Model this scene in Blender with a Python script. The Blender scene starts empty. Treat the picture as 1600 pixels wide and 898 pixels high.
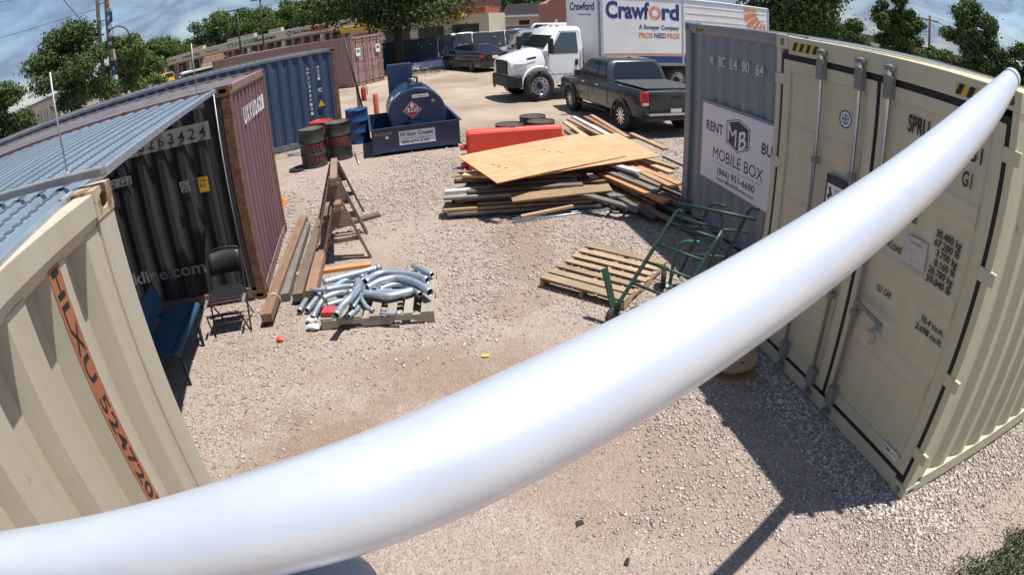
import bpy, bmesh, math, random
import numpy as np
from mathutils import Vector, Matrix
R = math.radians
random.seed(7); rng = np.random.default_rng(7)
scene = bpy.context.scene
C = scene.collection

# ------------------------------------------------------------------ camera, sky, sun, exposure
cd = bpy.data.cameras.new('camera'); cam = bpy.data.objects.new('camera', cd); C.objects.link(cam); scene.camera = cam
cd.type = 'PANO'; cd.panorama_type = 'FISHEYE_LENS_POLYNOMIAL'
cd.sensor_fit = 'HORIZONTAL'; cd.sensor_width = 36.0; cd.sensor_height = 36.0 * 574 / 1024
cd.fisheye_fov = R(180)
cd.fisheye_polynomial_k0 = 0.0
cd.fisheye_polynomial_k1 = -4.86305526e-02
cd.fisheye_polynomial_k2 = 1.50431038e-05
cd.fisheye_polynomial_k3 = -9.11463038e-06
cd.fisheye_polynomial_k4 = 2.58596782e-08
cd.clip_start = 0.01; cd.clip_end = 3000
PITCH, ROLL = 0.470, -0.047
Fw = Vector((0, math.cos(PITCH), -math.sin(PITCH))); Ri0 = Vector((1, 0, 0)); Up0 = Ri0.cross(Fw)
Ri = math.cos(ROLL) * Ri0 + math.sin(ROLL) * Up0; Up = -math.sin(ROLL) * Ri0 + math.cos(ROLL) * Up0
cam.matrix_world = Matrix(((Ri.x, Up.x, -Fw.x, 0), (Ri.y, Up.y, -Fw.y, 0), (Ri.z, Up.z, -Fw.z, 2.955), (0, 0, 0, 1)))

SUN = Vector((0.3013, -0.0403, 0.9527)).normalized()
w = bpy.data.worlds.new('World'); scene.world = w; w.use_nodes = True
nt = w.node_tree; bg = nt.nodes['Background']
sky = nt.nodes.new('ShaderNodeTexSky'); sky.sky_type = 'NISHITA'; sky.sun_disc = False
sky.sun_elevation = R(72.3); sky.sun_rotation = R(97.6); sky.altitude = 200; sky.air_density = 1.0; sky.dust_density = 0.5; sky.ozone_density = 3.0
# thin high cloud in streaks, mixed into the sky by direction
tc = nt.nodes.new('ShaderNodeTexCoord'); mp = nt.nodes.new('ShaderNodeMapping'); mp.inputs['Rotation'].default_value = (0, 0, R(25)); mp.inputs['Scale'].default_value = (1.2, 5.0, 9.0)
ns = nt.nodes.new('ShaderNodeTexNoise'); ns.inputs['Scale'].default_value = 2.6; ns.inputs['Detail'].default_value = 8; ns.inputs['Roughness'].default_value = 0.62; ns.inputs['Distortion'].default_value = 0.6
cr = nt.nodes.new('ShaderNodeValToRGB'); cr.color_ramp.elements[0].position = 0.40; cr.color_ramp.elements[1].position = 0.66
cr.color_ramp.elements[0].color = (0.85, 0.85, 0.85, 1); cr.color_ramp.elements[1].color = (0.25, 0.25, 0.25, 1)
mx = nt.nodes.new('ShaderNodeMix'); mx.data_type = 'RGBA'; mx.inputs['B'].default_value = (1.35, 1.75, 2.75, 1)
nt.links.new(tc.outputs['Generated'], mp.inputs['Vector']); nt.links.new(mp.outputs['Vector'], ns.inputs['Vector']); nt.links.new(ns.outputs['Fac'], cr.inputs['Fac'])
nt.links.new(sky.outputs['Color'], mx.inputs['A']); nt.links.new(cr.outputs['Color'], mx.inputs['Factor']); nt.links.new(mx.outputs['Result'], bg.inputs['Color'])
bg.inputs['Strength'].default_value = 0.10
sl = bpy.data.lights.new('sun', 'SUN'); sl.energy = 4.4; sl.angle = R(0.53); sl.color = (1.0, 0.955, 0.89)
so = bpy.data.objects.new('sun', sl); C.objects.link(so); so.rotation_euler = SUN.to_track_quat('Z', 'Y').to_euler()
vs = scene.view_settings; vs.view_transform = 'Standard'; vs.look = 'None'; vs.exposure = 0.6; vs.gamma = 1.0; vs.use_curve_mapping = False
scene.cycles.use_denoising = True; scene.cycles.max_bounces = 6; scene.cycles.caustics_reflective = False; scene.cycles.caustics_refractive = False

# ------------------------------------------------------------------ materials
MATS = {}
def mat(name, col, rough=0.6, metal=0.0, col2=None, nscale=3.0, nstretch=(1, 1, 1), nlo=0.4, nhi=0.65, bump=0.0, bscale=40.0, rust=0.0, rscale=5.0, rustcol=(0.16, 0.065, 0.03), spec=0.5, grain=None, island=None, emit=None, trans=0.0, coat=0.0, objrand=0.0):
    if name in MATS: return MATS[name]
    m = bpy.data.materials.new(name); m.use_nodes = True; t = m.node_tree; N = t.nodes; Lk = t.links; b = N['Principled BSDF']
    b.inputs['Roughness'].default_value = rough; b.inputs['Metallic'].default_value = metal; b.inputs['Specular IOR Level'].default_value = spec
    b.inputs['Coat Weight'].default_value = coat
    if trans: b.inputs['Transmission Weight'].default_value = trans
    tcn = N.new('ShaderNodeTexCoord'); vec = tcn.outputs['Object']
    def noise(scale, stretch, detail=6, rgh=0.6):
        mpn = N.new('ShaderNodeMapping'); mpn.inputs['Scale'].default_value = stretch; Lk.new(vec, mpn.inputs['Vector'])
        n = N.new('ShaderNodeTexNoise'); n.inputs['Scale'].default_value = scale; n.inputs['Detail'].default_value = detail; n.inputs['Roughness'].default_value = rgh; Lk.new(mpn.outputs['Vector'], n.inputs['Vector']); return n
    def ramp(src, lo, hi):
        r_ = N.new('ShaderNodeMapRange'); r_.inputs['From Min'].default_value = lo; r_.inputs['From Max'].default_value = hi; Lk.new(src, r_.inputs['Value']); return r_.outputs['Result']
    def mixc(fac, a, bb):
        k = N.new('ShaderNodeMix'); k.data_type = 'RGBA'; Lk.new(fac, k.inputs['Factor'])
        for s, v in (('A', a), ('B', bb)):
            if isinstance(v, tuple): k.inputs[s].default_value = (*v, 1)
            else: Lk.new(v, k.inputs[s])
        return k.outputs['Result']
    cur = col
    if col2 is not None: cur = mixc(ramp(noise(nscale, nstretch).outputs['Fac'], nlo, nhi), col, col2)
    if grain is not None: cur = mixc(ramp(noise(grain[1], grain[2], 4, 0.7).outputs['Fac'], 0.42, 0.62), cur, grain[0])
    if island is not None:
        g = N.new('ShaderNodeNewGeometry'); cur = mixc(ramp(g.outputs['Random Per Island'], island[1], island[2]), cur, island[0])
    if rust: cur = mixc(ramp(noise(rscale, (1, 1, 0.6), 8, 0.68).outputs['Fac'], 0.72 - rust * 0.35, 0.80 - rust * 0.35), cur, rustcol)
    if objrand:
        oi = N.new('ShaderNodeObjectInfo'); hv = N.new('ShaderNodeHueSaturation'); mr = N.new('ShaderNodeMapRange'); mr.inputs['To Min'].default_value = 1 - objrand; mr.inputs['To Max'].default_value = 1 + objrand * .7
        Lk.new(oi.outputs['Random'], mr.inputs['Value']); Lk.new(mr.outputs['Result'], hv.inputs['Value']); Lk.new(cur, hv.inputs['Color']); cur = hv.outputs['Color']
    if isinstance(cur, tuple): b.inputs['Base Color'].default_value = (*cur, 1)
    else: Lk.new(cur, b.inputs['Base Color'])
    if bump:
        bn = N.new('ShaderNodeBump'); bn.inputs['Strength'].default_value = bump; bn.inputs['Distance'].default_value = 0.02
        Lk.new(noise(bscale, (1, 1, 1)).outputs['Fac'], bn.inputs['Height']); Lk.new(bn.outputs['Normal'], b.inputs['Normal'])
    if rough < 0.75 and not trans:
        rr = N.new('ShaderNodeMapRange'); rr.inputs['To Min'].default_value = max(0.03, rough - 0.1); rr.inputs['To Max'].default_value = min(1, rough + 0.15)
        Lk.new(noise(6, (1, 1, 1)).outputs['Fac'], rr.inputs['Value']); Lk.new(rr.outputs['Result'], b.inputs['Roughness'])
    MATS[name] = m; return m

STREAK = (6, 6, 0.35)
TAN = mat('tan_paint', (0.55, 0.515, 0.365), 0.55, col2=(0.51, 0.47, 0.325), nscale=1.6, nstretch=STREAK, rust=0.10, rscale=7, bump=0.05, bscale=14)
TAN2 = mat('tan_paint_worn', (0.50, 0.455, 0.36), 0.6, col2=(0.455, 0.405, 0.31), nscale=1.4, nstretch=STREAK, rust=0.13, rscale=6, bump=0.06, bscale=12)
TANRUST = mat('tan_paint_rusty', (0.46, 0.40, 0.27), 0.65, rust=0.62, rscale=9, rustcol=(0.22, 0.11, 0.06), bump=0.15, bscale=30)
MAROON = mat('maroon_paint', (0.215, 0.115, 0.135), 0.6, col2=(0.165, 0.085, 0.10), nscale=1.5, nstretch=STREAK, rust=0.14, rscale=5)
KDARK = mat('shaded_maroon_paint', (0.048, 0.044, 0.050), 0.7, col2=(0.032, 0.029, 0.033), nscale=1.5, nstretch=STREAK, rust=0.08)  # maroon side wall under the deck, shed shade put into the colour
RUST = mat('rusty_steel', (0.20, 0.105, 0.06), 0.85, col2=(0.11, 0.05, 0.03), nscale=9, bump=0.25, bscale=30)
BLUEC = mat('blue_container_paint', (0.034, 0.064, 0.125), 0.6, col2=(0.052, 0.085, 0.145), nscale=1.3, nstretch=STREAK, nlo=0.45, nhi=0.75, rust=0.10)
GREYC = mat('grey_container_paint', (0.255, 0.285, 0.305), 0.5, col2=(0.215, 0.24, 0.26), nscale=1.5, nstretch=STREAK, rust=0.03)
SALMON = mat('salmon_paint', (0.32, 0.205, 0.19), 0.65, col2=(0.27, 0.17, 0.155), nscale=1.2, nstretch=STREAK, rust=0.12)
GALV = mat('galvanised_steel', (0.50, 0.58, 0.66), 0.38, 0.7, col2=(0.38, 0.46, 0.54), nscale=12, bump=0.03)
GALVD = mat('dull_galvanised', (0.42, 0.44, 0.45), 0.5, 0.6, col2=(0.33, 0.34, 0.35), nscale=10)
DECKE = mat('deck_embossing', (0.07, 0.095, 0.12), 0.8)
DECK = mat('deck_steel', (0.36, 0.44, 0.51), 0.42, 0.55, col2=(0.27, 0.35, 0.42), nscale=2.2, nstretch=(1, 0.3, 1), rust=0.0)
BLACK = mat('black_rubber', (0.012, 0.012, 0.013), 0.6)
TYRE = mat('tyre_rubber', (0.02, 0.02, 0.021), 0.85, col2=(0.05, 0.045, 0.04), nscale=8)
DARKMET = mat('dark_metal', (0.03, 0.03, 0.033), 0.5, 0.3)
WHITE = mat('white_paint', (0.78, 0.79, 0.80), 0.4, col2=(0.70, 0.71, 0.72), nscale=1.5)
TRUCKW = mat('white_truck_paint', (0.80, 0.81, 0.82), 0.25, coat=0.4)
PIPEW = mat('white_pipe', (0.70, 0.745, 0.795), 0.33, 0.4, col2=(0.62, 0.665, 0.72), nscale=6, nlo=0.45, nhi=0.75, rust=0.12, rscale=19, rustcol=(0.30, 0.33, 0.38), coat=0.2)
def pipe_wear(m):
    t = m.node_tree; N = t.nodes; Lk = t.links; b_ = N['Principled BSDF']; src = b_.inputs['Base Color'].links[0].from_socket
    tc_ = N.new('ShaderNodeTexCoord'); mp_ = N.new('ShaderNodeMapping'); mp_.inputs['Rotation'].default_value = (0, 0, R(-24)); mp_.inputs['Scale'].default_value = (1.2, 30, 30); Lk.new(tc_.outputs['Object'], mp_.inputs['Vector'])
    n_ = N.new('ShaderNodeTexNoise'); n_.inputs['Scale'].default_value = 2.4; n_.inputs['Detail'].default_value = 7; n_.inputs['Roughness'].default_value = .72; Lk.new(mp_.outputs['Vector'], n_.inputs['Vector'])
    mr = N.new('ShaderNodeMapRange'); mr.inputs['From Min'].default_value = .58; mr.inputs['From Max'].default_value = .72; mr.inputs['To Max'].default_value = .32; Lk.new(n_.outputs['Fac'], mr.inputs['Value'])
    k = N.new('ShaderNodeMix'); k.data_type = 'RGBA'; k.inputs['B'].default_value = (.36, .38, .42, 1); Lk.new(mr.outputs['Result'], k.inputs['Factor']); Lk.new(src, k.inputs['A']); Lk.new(k.outputs['Result'], b_.inputs['Base Color'])
pipe_wear(PIPEW)
SIGNW = mat('sign_white', (0.74, 0.76, 0.80), 0.4)
NAVY = mat('navy_print', (0.02, 0.03, 0.10), 0.5)
CRAWB = mat('logo_blue', (0.02, 0.045, 0.17), 0.45)
ORANGEP = mat('orange_print', (0.72, 0.20, 0.07), 0.5)
REDP = mat('red_print', (0.42, 0.03, 0.03), 0.55)
DRUMINK = mat('worn_red_print', (0.22, 0.022, 0.02), 0.6, rust=0.4, rustcol=(0.03, 0.025, 0.022), rscale=22)
INK = mat('black_print', (0.02, 0.02, 0.02), 0.6)
INKW = mat('white_print', (0.62, 0.64, 0.66), 0.6, rust=0.1, rustcol=(0.2, 0.22, 0.28), rscale=30)
GREYP = mat('faded_print', (0.22, 0.22, 0.23), 0.7)
PLATE = mat('plate_grey', (0.30, 0.30, 0.29), 0.6, col2=(0.22, 0.22, 0.21), nscale=6)
YEL = mat('yellow_print', (0.60, 0.36, 0.03), 0.5)
ORSTRIP = mat('orange_decal', (0.40, 0.155, 0.065), 0.6, col2=(0.34, 0.125, 0.055), nscale=8)
TANKBLUE = mat('tank_blue', (0.020, 0.042, 0.098), 0.38, col2=(0.027, 0.050, 0.108), nscale=2, rust=0.03, coat=0.2)
DRUMBLK = mat('black_drum_paint', (0.022, 0.024, 0.022), 0.5, col2=(0.045, 0.045, 0.04), nscale=6, rust=0.14, rscale=9)
DRUMLID = mat('dusty_drum_lid', (0.12, 0.105, 0.075), 0.7, col2=(0.06, 0.05, 0.04), nscale=6)
DRUMRED = mat('red_drum_paint', (0.42, 0.03, 0.035), 0.4)
DRUMBLUE = mat('blue_drum_paint', (0.012, 0.05, 0.17), 0.4, col2=(0.02, 0.06, 0.16), nscale=5)
DRUMRUST = mat('rusty_drum', (0.10, 0.065, 0.05), 0.75, col2=(0.05, 0.04, 0.038), nscale=5)
REDPL = mat('red_plastic', (0.72, 0.075, 0.04), 0.42, col2=(0.64, 0.06, 0.035), nscale=3)
PLY = mat('plywood_face', (0.60, 0.31, 0.165), 0.75, col2=(0.66, 0.41, 0.25), nscale=1.2, nstretch=(1, 5, 1), grain=((0.50, 0.25, 0.115), 3.0, (1.2, 14, 1)))
WOODS = [mat('pine_board', (0.52, 0.36, 0.21), 0.8, col2=(0.42, 0.27, 0.15), nscale=1.5, grain=((0.36, 0.23, 0.13), 3, (1, 22, 22)), objrand=.4),
         mat('weathered_board', (0.27, 0.20, 0.15), 0.85, col2=(0.19, 0.145, 0.115), nscale=2, grain=((0.14, 0.105, 0.085), 3, (1, 26, 26)), objrand=.4),
         mat('grey_board', (0.31, 0.285, 0.26), 0.85, col2=(0.22, 0.20, 0.185), nscale=2, grain=((0.16, 0.145, 0.13), 3, (1, 26, 26)), objrand=.4),
         mat('orange_board', (0.54, 0.25, 0.10), 0.75, col2=(0.47, 0.22, 0.10), nscale=2, grain=((0.38, 0.17, 0.075), 3, (1, 22, 22)), objrand=.4),
         mat('brown_beam', (0.30, 0.185, 0.115), 0.85, col2=(0.23, 0.14, 0.09), nscale=2, grain=((0.17, 0.10, 0.065), 3, (1, 24, 24)), objrand=.35),
         mat('whitewashed_board', (0.60, 0.57, 0.53), 0.8, col2=(0.50, 0.46, 0.42), nscale=2)]
PALLETW = mat('pallet_wood', (0.47, 0.34, 0.215), 0.85, col2=(0.36, 0.26, 0.17), nscale=3, grain=((0.28, 0.20, 0.13), 4, (1, 24, 24)), objrand=.35)
PALLETG = mat('grey_pallet_wood', (0.42, 0.375, 0.31), 0.85, col2=(0.33, 0.29, 0.24), nscale=3, grain=((0.25, 0.22, 0.18), 4, (24, 1, 24)), objrand=.3)
GREENP = mat('green_paint', (0.014, 0.046, 0.036), 0.45, col2=(0.022, 0.062, 0.050), nscale=8, rust=0.08, rscale=12)
CHAIRB = mat('black_plastic', (0.012, 0.013, 0.015), 0.45)
BENCHB = mat('blue_plastic_coat', (0.022, 0.09, 0.16), 0.5)
GLASS = mat('dark_glass', (0.012, 0.016, 0.02), 0.06, spec=0.9)
GLASSB = mat('tinted_glass', (0.05, 0.08, 0.09), 0.06, spec=0.9)
PICKUP = mat('grey_pickup_paint', (0.030, 0.035, 0.036), 0.3, coat=0.6)
SEDANP = mat('black_car_paint', (0.010, 0.011, 0.014), 0.22, coat=0.7)
SILVER = mat('silver_van_paint', (0.42, 0.43, 0.45), 0.3, 0.3, coat=0.5)
CHROME = mat('bright_metal', (0.75, 0.76, 0.78), 0.22, 0.9)
REDLENS = mat('red_lens', (0.45, 0.02, 0.02), 0.2)
LENS = mat('clear_lens', (0.55, 0.58, 0.60), 0.12)
FENCE = mat('fence_screen', (0.032, 0.055, 0.085), 0.8, col2=(0.042, 0.068, 0.098), nscale=1.5, nstretch=(3, 3, 0.3))
LEAFS = [mat('leaf_dark', (0.046, 0.078, 0.026), 0.85, spec=0.15, island=((0.101, 0.151, 0.046), 0.3, 1.0)),
         mat('leaf_mid', (0.061, 0.105, 0.030), 0.85, spec=0.15, island=((0.121, 0.186, 0.054), 0.3, 1.0)),
         mat('leaf_olive', (0.046, 0.076, 0.027), 0.85, spec=0.15, island=((0.101, 0.146, 0.054), 0.3, 1.0))]
BARK = mat('bark', (0.10, 0.075, 0.055), 0.9, col2=(0.06, 0.045, 0.035), nscale=6, nstretch=(4, 4, 0.6))
STUCCO = mat('cream_stucco', (0.52, 0.46, 0.36), 0.85, col2=(0.46, 0.40, 0.31), nscale=0.4)
BRICKR = mat('brown_red_wall', (0.30, 0.14, 0.10), 0.85, col2=(0.25, 0.115, 0.085), nscale=0.8)
PINKW = mat('pink_brown_siding', (0.36, 0.17, 0.13), 0.8)
YELW = mat('yellow_wall', (0.62, 0.40, 0.05), 0.7)
ROOFG = mat('grey_roofing', (0.16, 0.155, 0.15), 0.9)
STORE = mat('dark_storefront', (0.025, 0.022, 0.022), 0.3)

# ------------------------------------------------------------------ mesh helpers
class MB:
    def __init__(s): s.v = []; s.f = []; s.sm = []
    def add(s, vs_, fs, smooth=False):
        o = len(s.v); s.v += [tuple(p) for p in vs_]; s.f += [tuple(i + o for i in f) for f in fs]; s.sm += [smooth] * len(fs); return s
    def box(s, x0, y0, z0, x1, y1, z1):
        return s.add([(x0, y0, z0), (x1, y0, z0), (x1, y1, z0), (x0, y1, z0), (x0, y0, z1), (x1, y0, z1), (x1, y1, z1), (x0, y1, z1)],
                     [(0, 3, 2, 1), (4, 5, 6, 7), (0, 1, 5, 4), (1, 2, 6, 5), (2, 3, 7, 6), (3, 0, 4, 7)])
    def bar(s, a, b, w_, h_, up=(0, 0, 1), taper=1.0):
        a = Vector(a); b = Vector(b); d = (b - a).normalized(); u = Vector(up)
        if abs(d.dot(u)) > 0.98: u = Vector((1, 0, 0))
        sd = d.cross(u).normalized(); u = sd.cross(d)
        P = []
        for p, k in ((a, 1), (b, taper)):
            for i, j in ((-1, -1), (1, -1), (1, 1), (-1, 1)): P.append(p + sd * (i * w_ * k / 2) + u * (j * h_ * k / 2))
        return s.add(P, [(0, 1, 2, 3), (7, 6, 5, 4), (0, 4, 5, 1), (1, 5, 6, 2), (2, 6, 7, 3), (3, 7, 4, 0)])
    def tube(s, pts, r, n=10, hollow=0.0, rad=None, caps=True):
        pts = [Vector(p) for p in pts]; N_ = len(pts); rings = []
        d0 = (pts[1] - pts[0]).normalized(); u = Vector((0, 0, 1)) if abs(d0.z) < 0.9 else Vector((1, 0, 0))
        frames = []
        for i in range(N_):
            d = (pts[min(i + 1, N_ - 1)] - pts[max(i - 1, 0)]).normalized(); sd = d.cross(u).normalized(); u = sd.cross(d).normalized(); frames.append((sd, u))
        def ringset(scale_r):
            P = []
            for i, p in enumerate(pts):
                rr = (rad[i] if rad else r) * scale_r; sd, uu = frames[i]
                P += [p + sd * (rr * math.cos(2 * math.pi * k / n)) + uu * (rr * math.sin(2 * math.pi * k / n)) for k in range(n)]
            return P
        P = ringset(1.0); F = [(i * n + k, i * n + (k + 1) % n, (i + 1) * n + (k + 1) % n, (i + 1) * n + k) for i in range(N_ - 1) for k in range(n)]
        if hollow:
            o = len(P); P += ringset(1 - hollow)
            F += [(o + i * n + (k + 1) % n, o + i * n + k, o + (i + 1) * n + k, o + (i + 1) * n + (k + 1) % n) for i in range(N_ - 1) for k in range(n)]
            e = (N_ - 1) * n
            s.add(P, F, True)
            base = len(s.v) - len(P)
            s.f += [tuple(base + q for q in (k, o + k, o + (k + 1) % n, (k + 1) % n)) for k in range(n)] + [tuple(base + q for q in (e + (k + 1) % n, o + e + (k + 1) % n, o + e + k, e + k)) for k in range(n)]
            s.sm += [False] * (2 * n)
            return s
        s.add(P, F, True)
        if caps:
            base = len(s.v) - len(P); s.f += [tuple(base + k for k in range(n))[::-1], tuple(base + (N_ - 1) * n + k for k in range(n))]; s.sm += [False, False]
        return s
    def lathe(s, prof, n=24, c=(0, 0, 0), axis='z', smooth=True):
        P = []
        for r_, z_ in prof:
            for k in range(n):
                a = 2 * math.pi * k / n; x, y, z = r_ * math.cos(a), r_ * math.sin(a), z_
                if axis == 'y': x, y, z = x, z, -y
                elif axis == 'x': x, y, z = z, x, y
                P.append((c[0] + x, c[1] + y, c[2] + z))
        m = len(prof); F = [(i * n + k, i * n + (k + 1) % n, (i + 1) * n + (k + 1) % n, (i + 1) * n + k) for i in range(m - 1) for k in range(n)]
        s.add(P, F, smooth); return s
    def prism(s, poly, y0, y1, axis='y'):
        n = len(poly)
        def mk(a, b, t): return (a, t, b) if axis == 'y' else ((t, a, b) if axis == 'x' else (a, b, t))
        P = [mk(a, b, y0) for a, b in poly] + [mk(a, b, y1) for a, b in poly]
        return s.add(P, [tuple(range(n)), tuple(range(2 * n - 1, n - 1, -1))] + [(i, i + n, (i + 1) % n + n, (i + 1) % n) for i in range(n)])
    def mesh(s, name):
        me = bpy.data.meshes.new(name); me.from_pydata(s.v, [], s.f)
        me.polygons.foreach_set('use_smooth', s.sm); me.validate(); me.update()
        bm = bmesh.new(); bm.from_mesh(me); bmesh.ops.recalc_face_normals(bm, faces=bm.faces); bm.to_mesh(me); bm.free(); return me
    def build(s, name, m, parent=None, bevel=0.0):
        me = s.mesh(name); me.materials.append(m); o = bpy.data.objects.new(name, me); C.objects.link(o); o.parent = parent
        if bevel: bv = o.modifiers.new('bevel', 'BEVEL'); bv.width = bevel; bv.segments = 2; bv.limit_method = 'ANGLE'; bv.angle_limit = R(35)
        return o
def tag(o, label=None, cat=None, group=None, kind=None):
    if label: o['label'] = label
    if cat: o['category'] = cat
    if group: o['group'] = group
    if kind: o['kind'] = kind
    return o
def thing(name, label, cat, loc=(0, 0, 0), yaw=0.0, group=None):
    e = bpy.data.objects.new(name, None); e.empty_display_size = 0.2; C.objects.link(e); e.location = loc; e.rotation_euler = (0, 0, R(yaw)); return tag(e, label, cat, group)
def part(name, m, parent, fn, bevel=0.0):
    b = MB(); fn(b); return b.build(name, m, parent, bevel)
def boxp(name, m, parent, x0, y0, z0, x1, y1, z1, bevel=0.0): return MB().box(x0, y0, z0, x1, y1, z1).build(name, m, parent, bevel)
def copyp(o, parent=None, loc=None):
    c = o.copy(); C.objects.link(c); c.parent = parent
    if loc is not None: c.location = loc
    return c
def copy_tree(o, parent=None):
    c = copyp(o, parent)
    for ch in list(o.children): copy_tree(ch, c)
    return c
def place(o, org, xd, yd):
    x = Vector(xd).normalized(); y = Vector(yd).normalized(); z = x.cross(y)
    o.matrix_basis = Matrix(((x.x, y.x, z.x, org[0]), (x.y, y.y, z.y, org[1]), (x.z, y.z, z.z, org[2]), (0, 0, 0, 1))); return o
def smooth_path(pts, n=6):
    P = [Vector(p) for p in pts]; P = [P[0] * 2 - P[1]] + P + [P[-1] * 2 - P[-2]]; out = []
    for i in range(1, len(P) - 2):
        for k in range(n):
            t = k / n; a, b, c, d = P[i - 1:i + 3]
            out.append(0.5 * ((2 * b) + (c - a) * t + (2 * a - 5 * b + 4 * c - d) * t * t + (3 * b - a - 3 * c + d) * t ** 3))
    out.append(P[-2]); return out
TXT = {}
def text(s, m, parent, org, xd, yd, height, width=None, bold=0.0, align='LEFT', space=1.0, spacing=1.0, name='lettering', shear=0.0):
    key = (s, bold, align, space, spacing)
    if key not in TXT:
        cu = bpy.data.curves.new('t', 'FONT'); cu.body = s; cu.size = 1.0; cu.offset = bold; cu.extrude = 0.0; cu.align_x = align; cu.space_character = space; cu.space_line = spacing; cu.resolution_u = 3
        ob = bpy.data.objects.new('t', cu); C.objects.link(ob); dg = bpy.context.evaluated_depsgraph_get(); me = bpy.data.meshes.new_from_object(ob.evaluated_get(dg)); bpy.data.objects.remove(ob); TXT[key] = me
    me = TXT[key].copy(); me.materials.clear(); me.materials.append(m)
    co = np.empty(len(me.vertices) * 3); me.vertices.foreach_get('co', co); co = co.reshape(-1, 3)
    k = height / 0.72; sx = k if width is None else width / max(1e-6, co[:, 0].max() - co[:, 0].min())
    if width is not None: co[:, 0] -= co[:, 0].min() if align == 'LEFT' else 0
    co[:, 0] *= sx; co[:, 1] *= k; co[:, 1] += shear * co[:, 0]; me.vertices.foreach_set('co', co.ravel()); me.update()
    o = bpy.data.objects.new(name, me); C.objects.link(o); o.parent = parent; place(o, org, xd, yd); return o
def vtext(s, m, parent, org, xd, yd, h, pitch, w_=None, bold=0.0):     # letters stacked one above the other
    for i, ch in enumerate(s):
        if ch != ' ': text(ch, m, parent, Vector(org) - Vector(yd) * (pitch * i), xd, yd, h, w_, bold=bold)

# ------------------------------------------------------------------ ground and gravel
def ground_mat():
    m = bpy.data.materials.new('gravel_ground'); m.use_nodes = True; t = m.node_tree; N = t.nodes; Lk = t.links; b = N['Principled BSDF']; b.inputs['Roughness'].default_value = 0.95; b.inputs['Specular IOR Level'].default_value = 0.15
    tcn = N.new('ShaderNodeTexCoord'); vec = tcn.outputs['Object']
    def noise(sc, det=6): n = N.new('ShaderNodeTexNoise'); n.inputs['Scale'].default_value = sc; n.inputs['Detail'].default_value = det; n.inputs['Roughness'].default_value = 0.65; Lk.new(vec, n.inputs['Vector']); return n.outputs['Fac']
    def rng_(src, lo, hi, a=0.0, bb=1.0): r_ = N.new('ShaderNodeMapRange'); r_.inputs['From Min'].default_value = lo; r_.inputs['From Max'].default_value = hi; r_.inputs['To Min'].default_value = a; r_.inputs['To Max'].default_value = bb; Lk.new(src, r_.inputs['Value']); return r_.outputs['Result']
    def mixc(f, a, bb):
        k = N.new('ShaderNodeMix'); k.data_type = 'RGBA'; Lk.new(f, k.inputs['Factor'])
        for s, v in (('A', a), ('B', bb)):
            if isinstance(v, tuple): k.inputs[s].default_value = (*v, 1)
            else: Lk.new(v, k.inputs[s])
        return k.outputs['Result']
    vo = N.new('ShaderNodeTexVoronoi'); vo.inputs['Scale'].default_value = 62; Lk.new(vec, vo.inputs['Vector'])
    sep = N.new('ShaderNodeSeparateColor'); Lk.new(vo.outputs['Color'], sep.inputs['Color'])
    stone = mixc(sep.outputs['Red'], (0.56, 0.49, 0.44), (0.33, 0.275, 0.24))
    dirt = mixc(rng_(noise(9), 0.35, 0.65), (0.35, 0.268, 0.22), (0.27, 0.205, 0.167))
    # stony where gravel was spread, bare dirt along the tracks
    f1 = rng_(noise(0.42, 4), 0.42, 0.58)
    f2 = rng_(noise(2.3, 5), 0.38, 0.6)
    mul = N.new('ShaderNodeMath'); mul.operation = 'MULTIPLY'; Lk.new(f1, mul.inputs[0]); Lk.new(f2, mul.inputs[1])
    near = mixc(rng_(mul.outputs[0], 0.0, 1.0, 0.5, 0.95), stone, dirt)
    sx = N.new('ShaderNodeSeparateXYZ'); Lk.new(vec, sx.inputs['Vector'])
    far = mixc(rng_(noise(0.25, 8), 0.35, 0.65), (0.45, 0.375, 0.30), (0.27, 0.21, 0.155))
    col = mixc(rng_(sx.outputs['Y'], 11, 16), near, far)
    # packed bare-earth patches with their own outline
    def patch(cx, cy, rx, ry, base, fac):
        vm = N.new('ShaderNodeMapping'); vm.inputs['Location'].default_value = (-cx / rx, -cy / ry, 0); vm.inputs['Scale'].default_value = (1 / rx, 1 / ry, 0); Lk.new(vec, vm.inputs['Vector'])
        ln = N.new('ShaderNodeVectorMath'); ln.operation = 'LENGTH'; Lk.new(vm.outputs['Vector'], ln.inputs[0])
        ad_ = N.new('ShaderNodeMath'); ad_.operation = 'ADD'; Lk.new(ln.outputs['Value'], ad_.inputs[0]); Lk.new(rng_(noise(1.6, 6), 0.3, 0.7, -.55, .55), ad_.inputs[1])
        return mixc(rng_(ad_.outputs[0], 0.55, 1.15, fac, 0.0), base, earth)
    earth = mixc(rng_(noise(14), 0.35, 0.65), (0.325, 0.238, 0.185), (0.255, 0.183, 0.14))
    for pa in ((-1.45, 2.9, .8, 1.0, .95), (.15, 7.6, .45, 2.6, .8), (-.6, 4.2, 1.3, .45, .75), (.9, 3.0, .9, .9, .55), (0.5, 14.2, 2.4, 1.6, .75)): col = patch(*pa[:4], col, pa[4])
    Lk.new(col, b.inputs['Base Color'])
    bn = N.new('ShaderNodeBump'); bn.inputs['Strength'].default_value = 0.6; bn.inputs['Distance'].default_value = 0.02
    inv = rng_(vo.outputs['Distance'], 0.0, 0.6, 1.0, 0.0); ad = N.new('ShaderNodeMath'); ad.operation = 'ADD'; Lk.new(inv, ad.inputs[0]); Lk.new(noise(60, 3), ad.inputs[1])
    Lk.new(ad.outputs[0], bn.inputs['Height']); Lk.new(bn.outputs['Normal'], b.inputs['Normal']); return m
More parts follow.
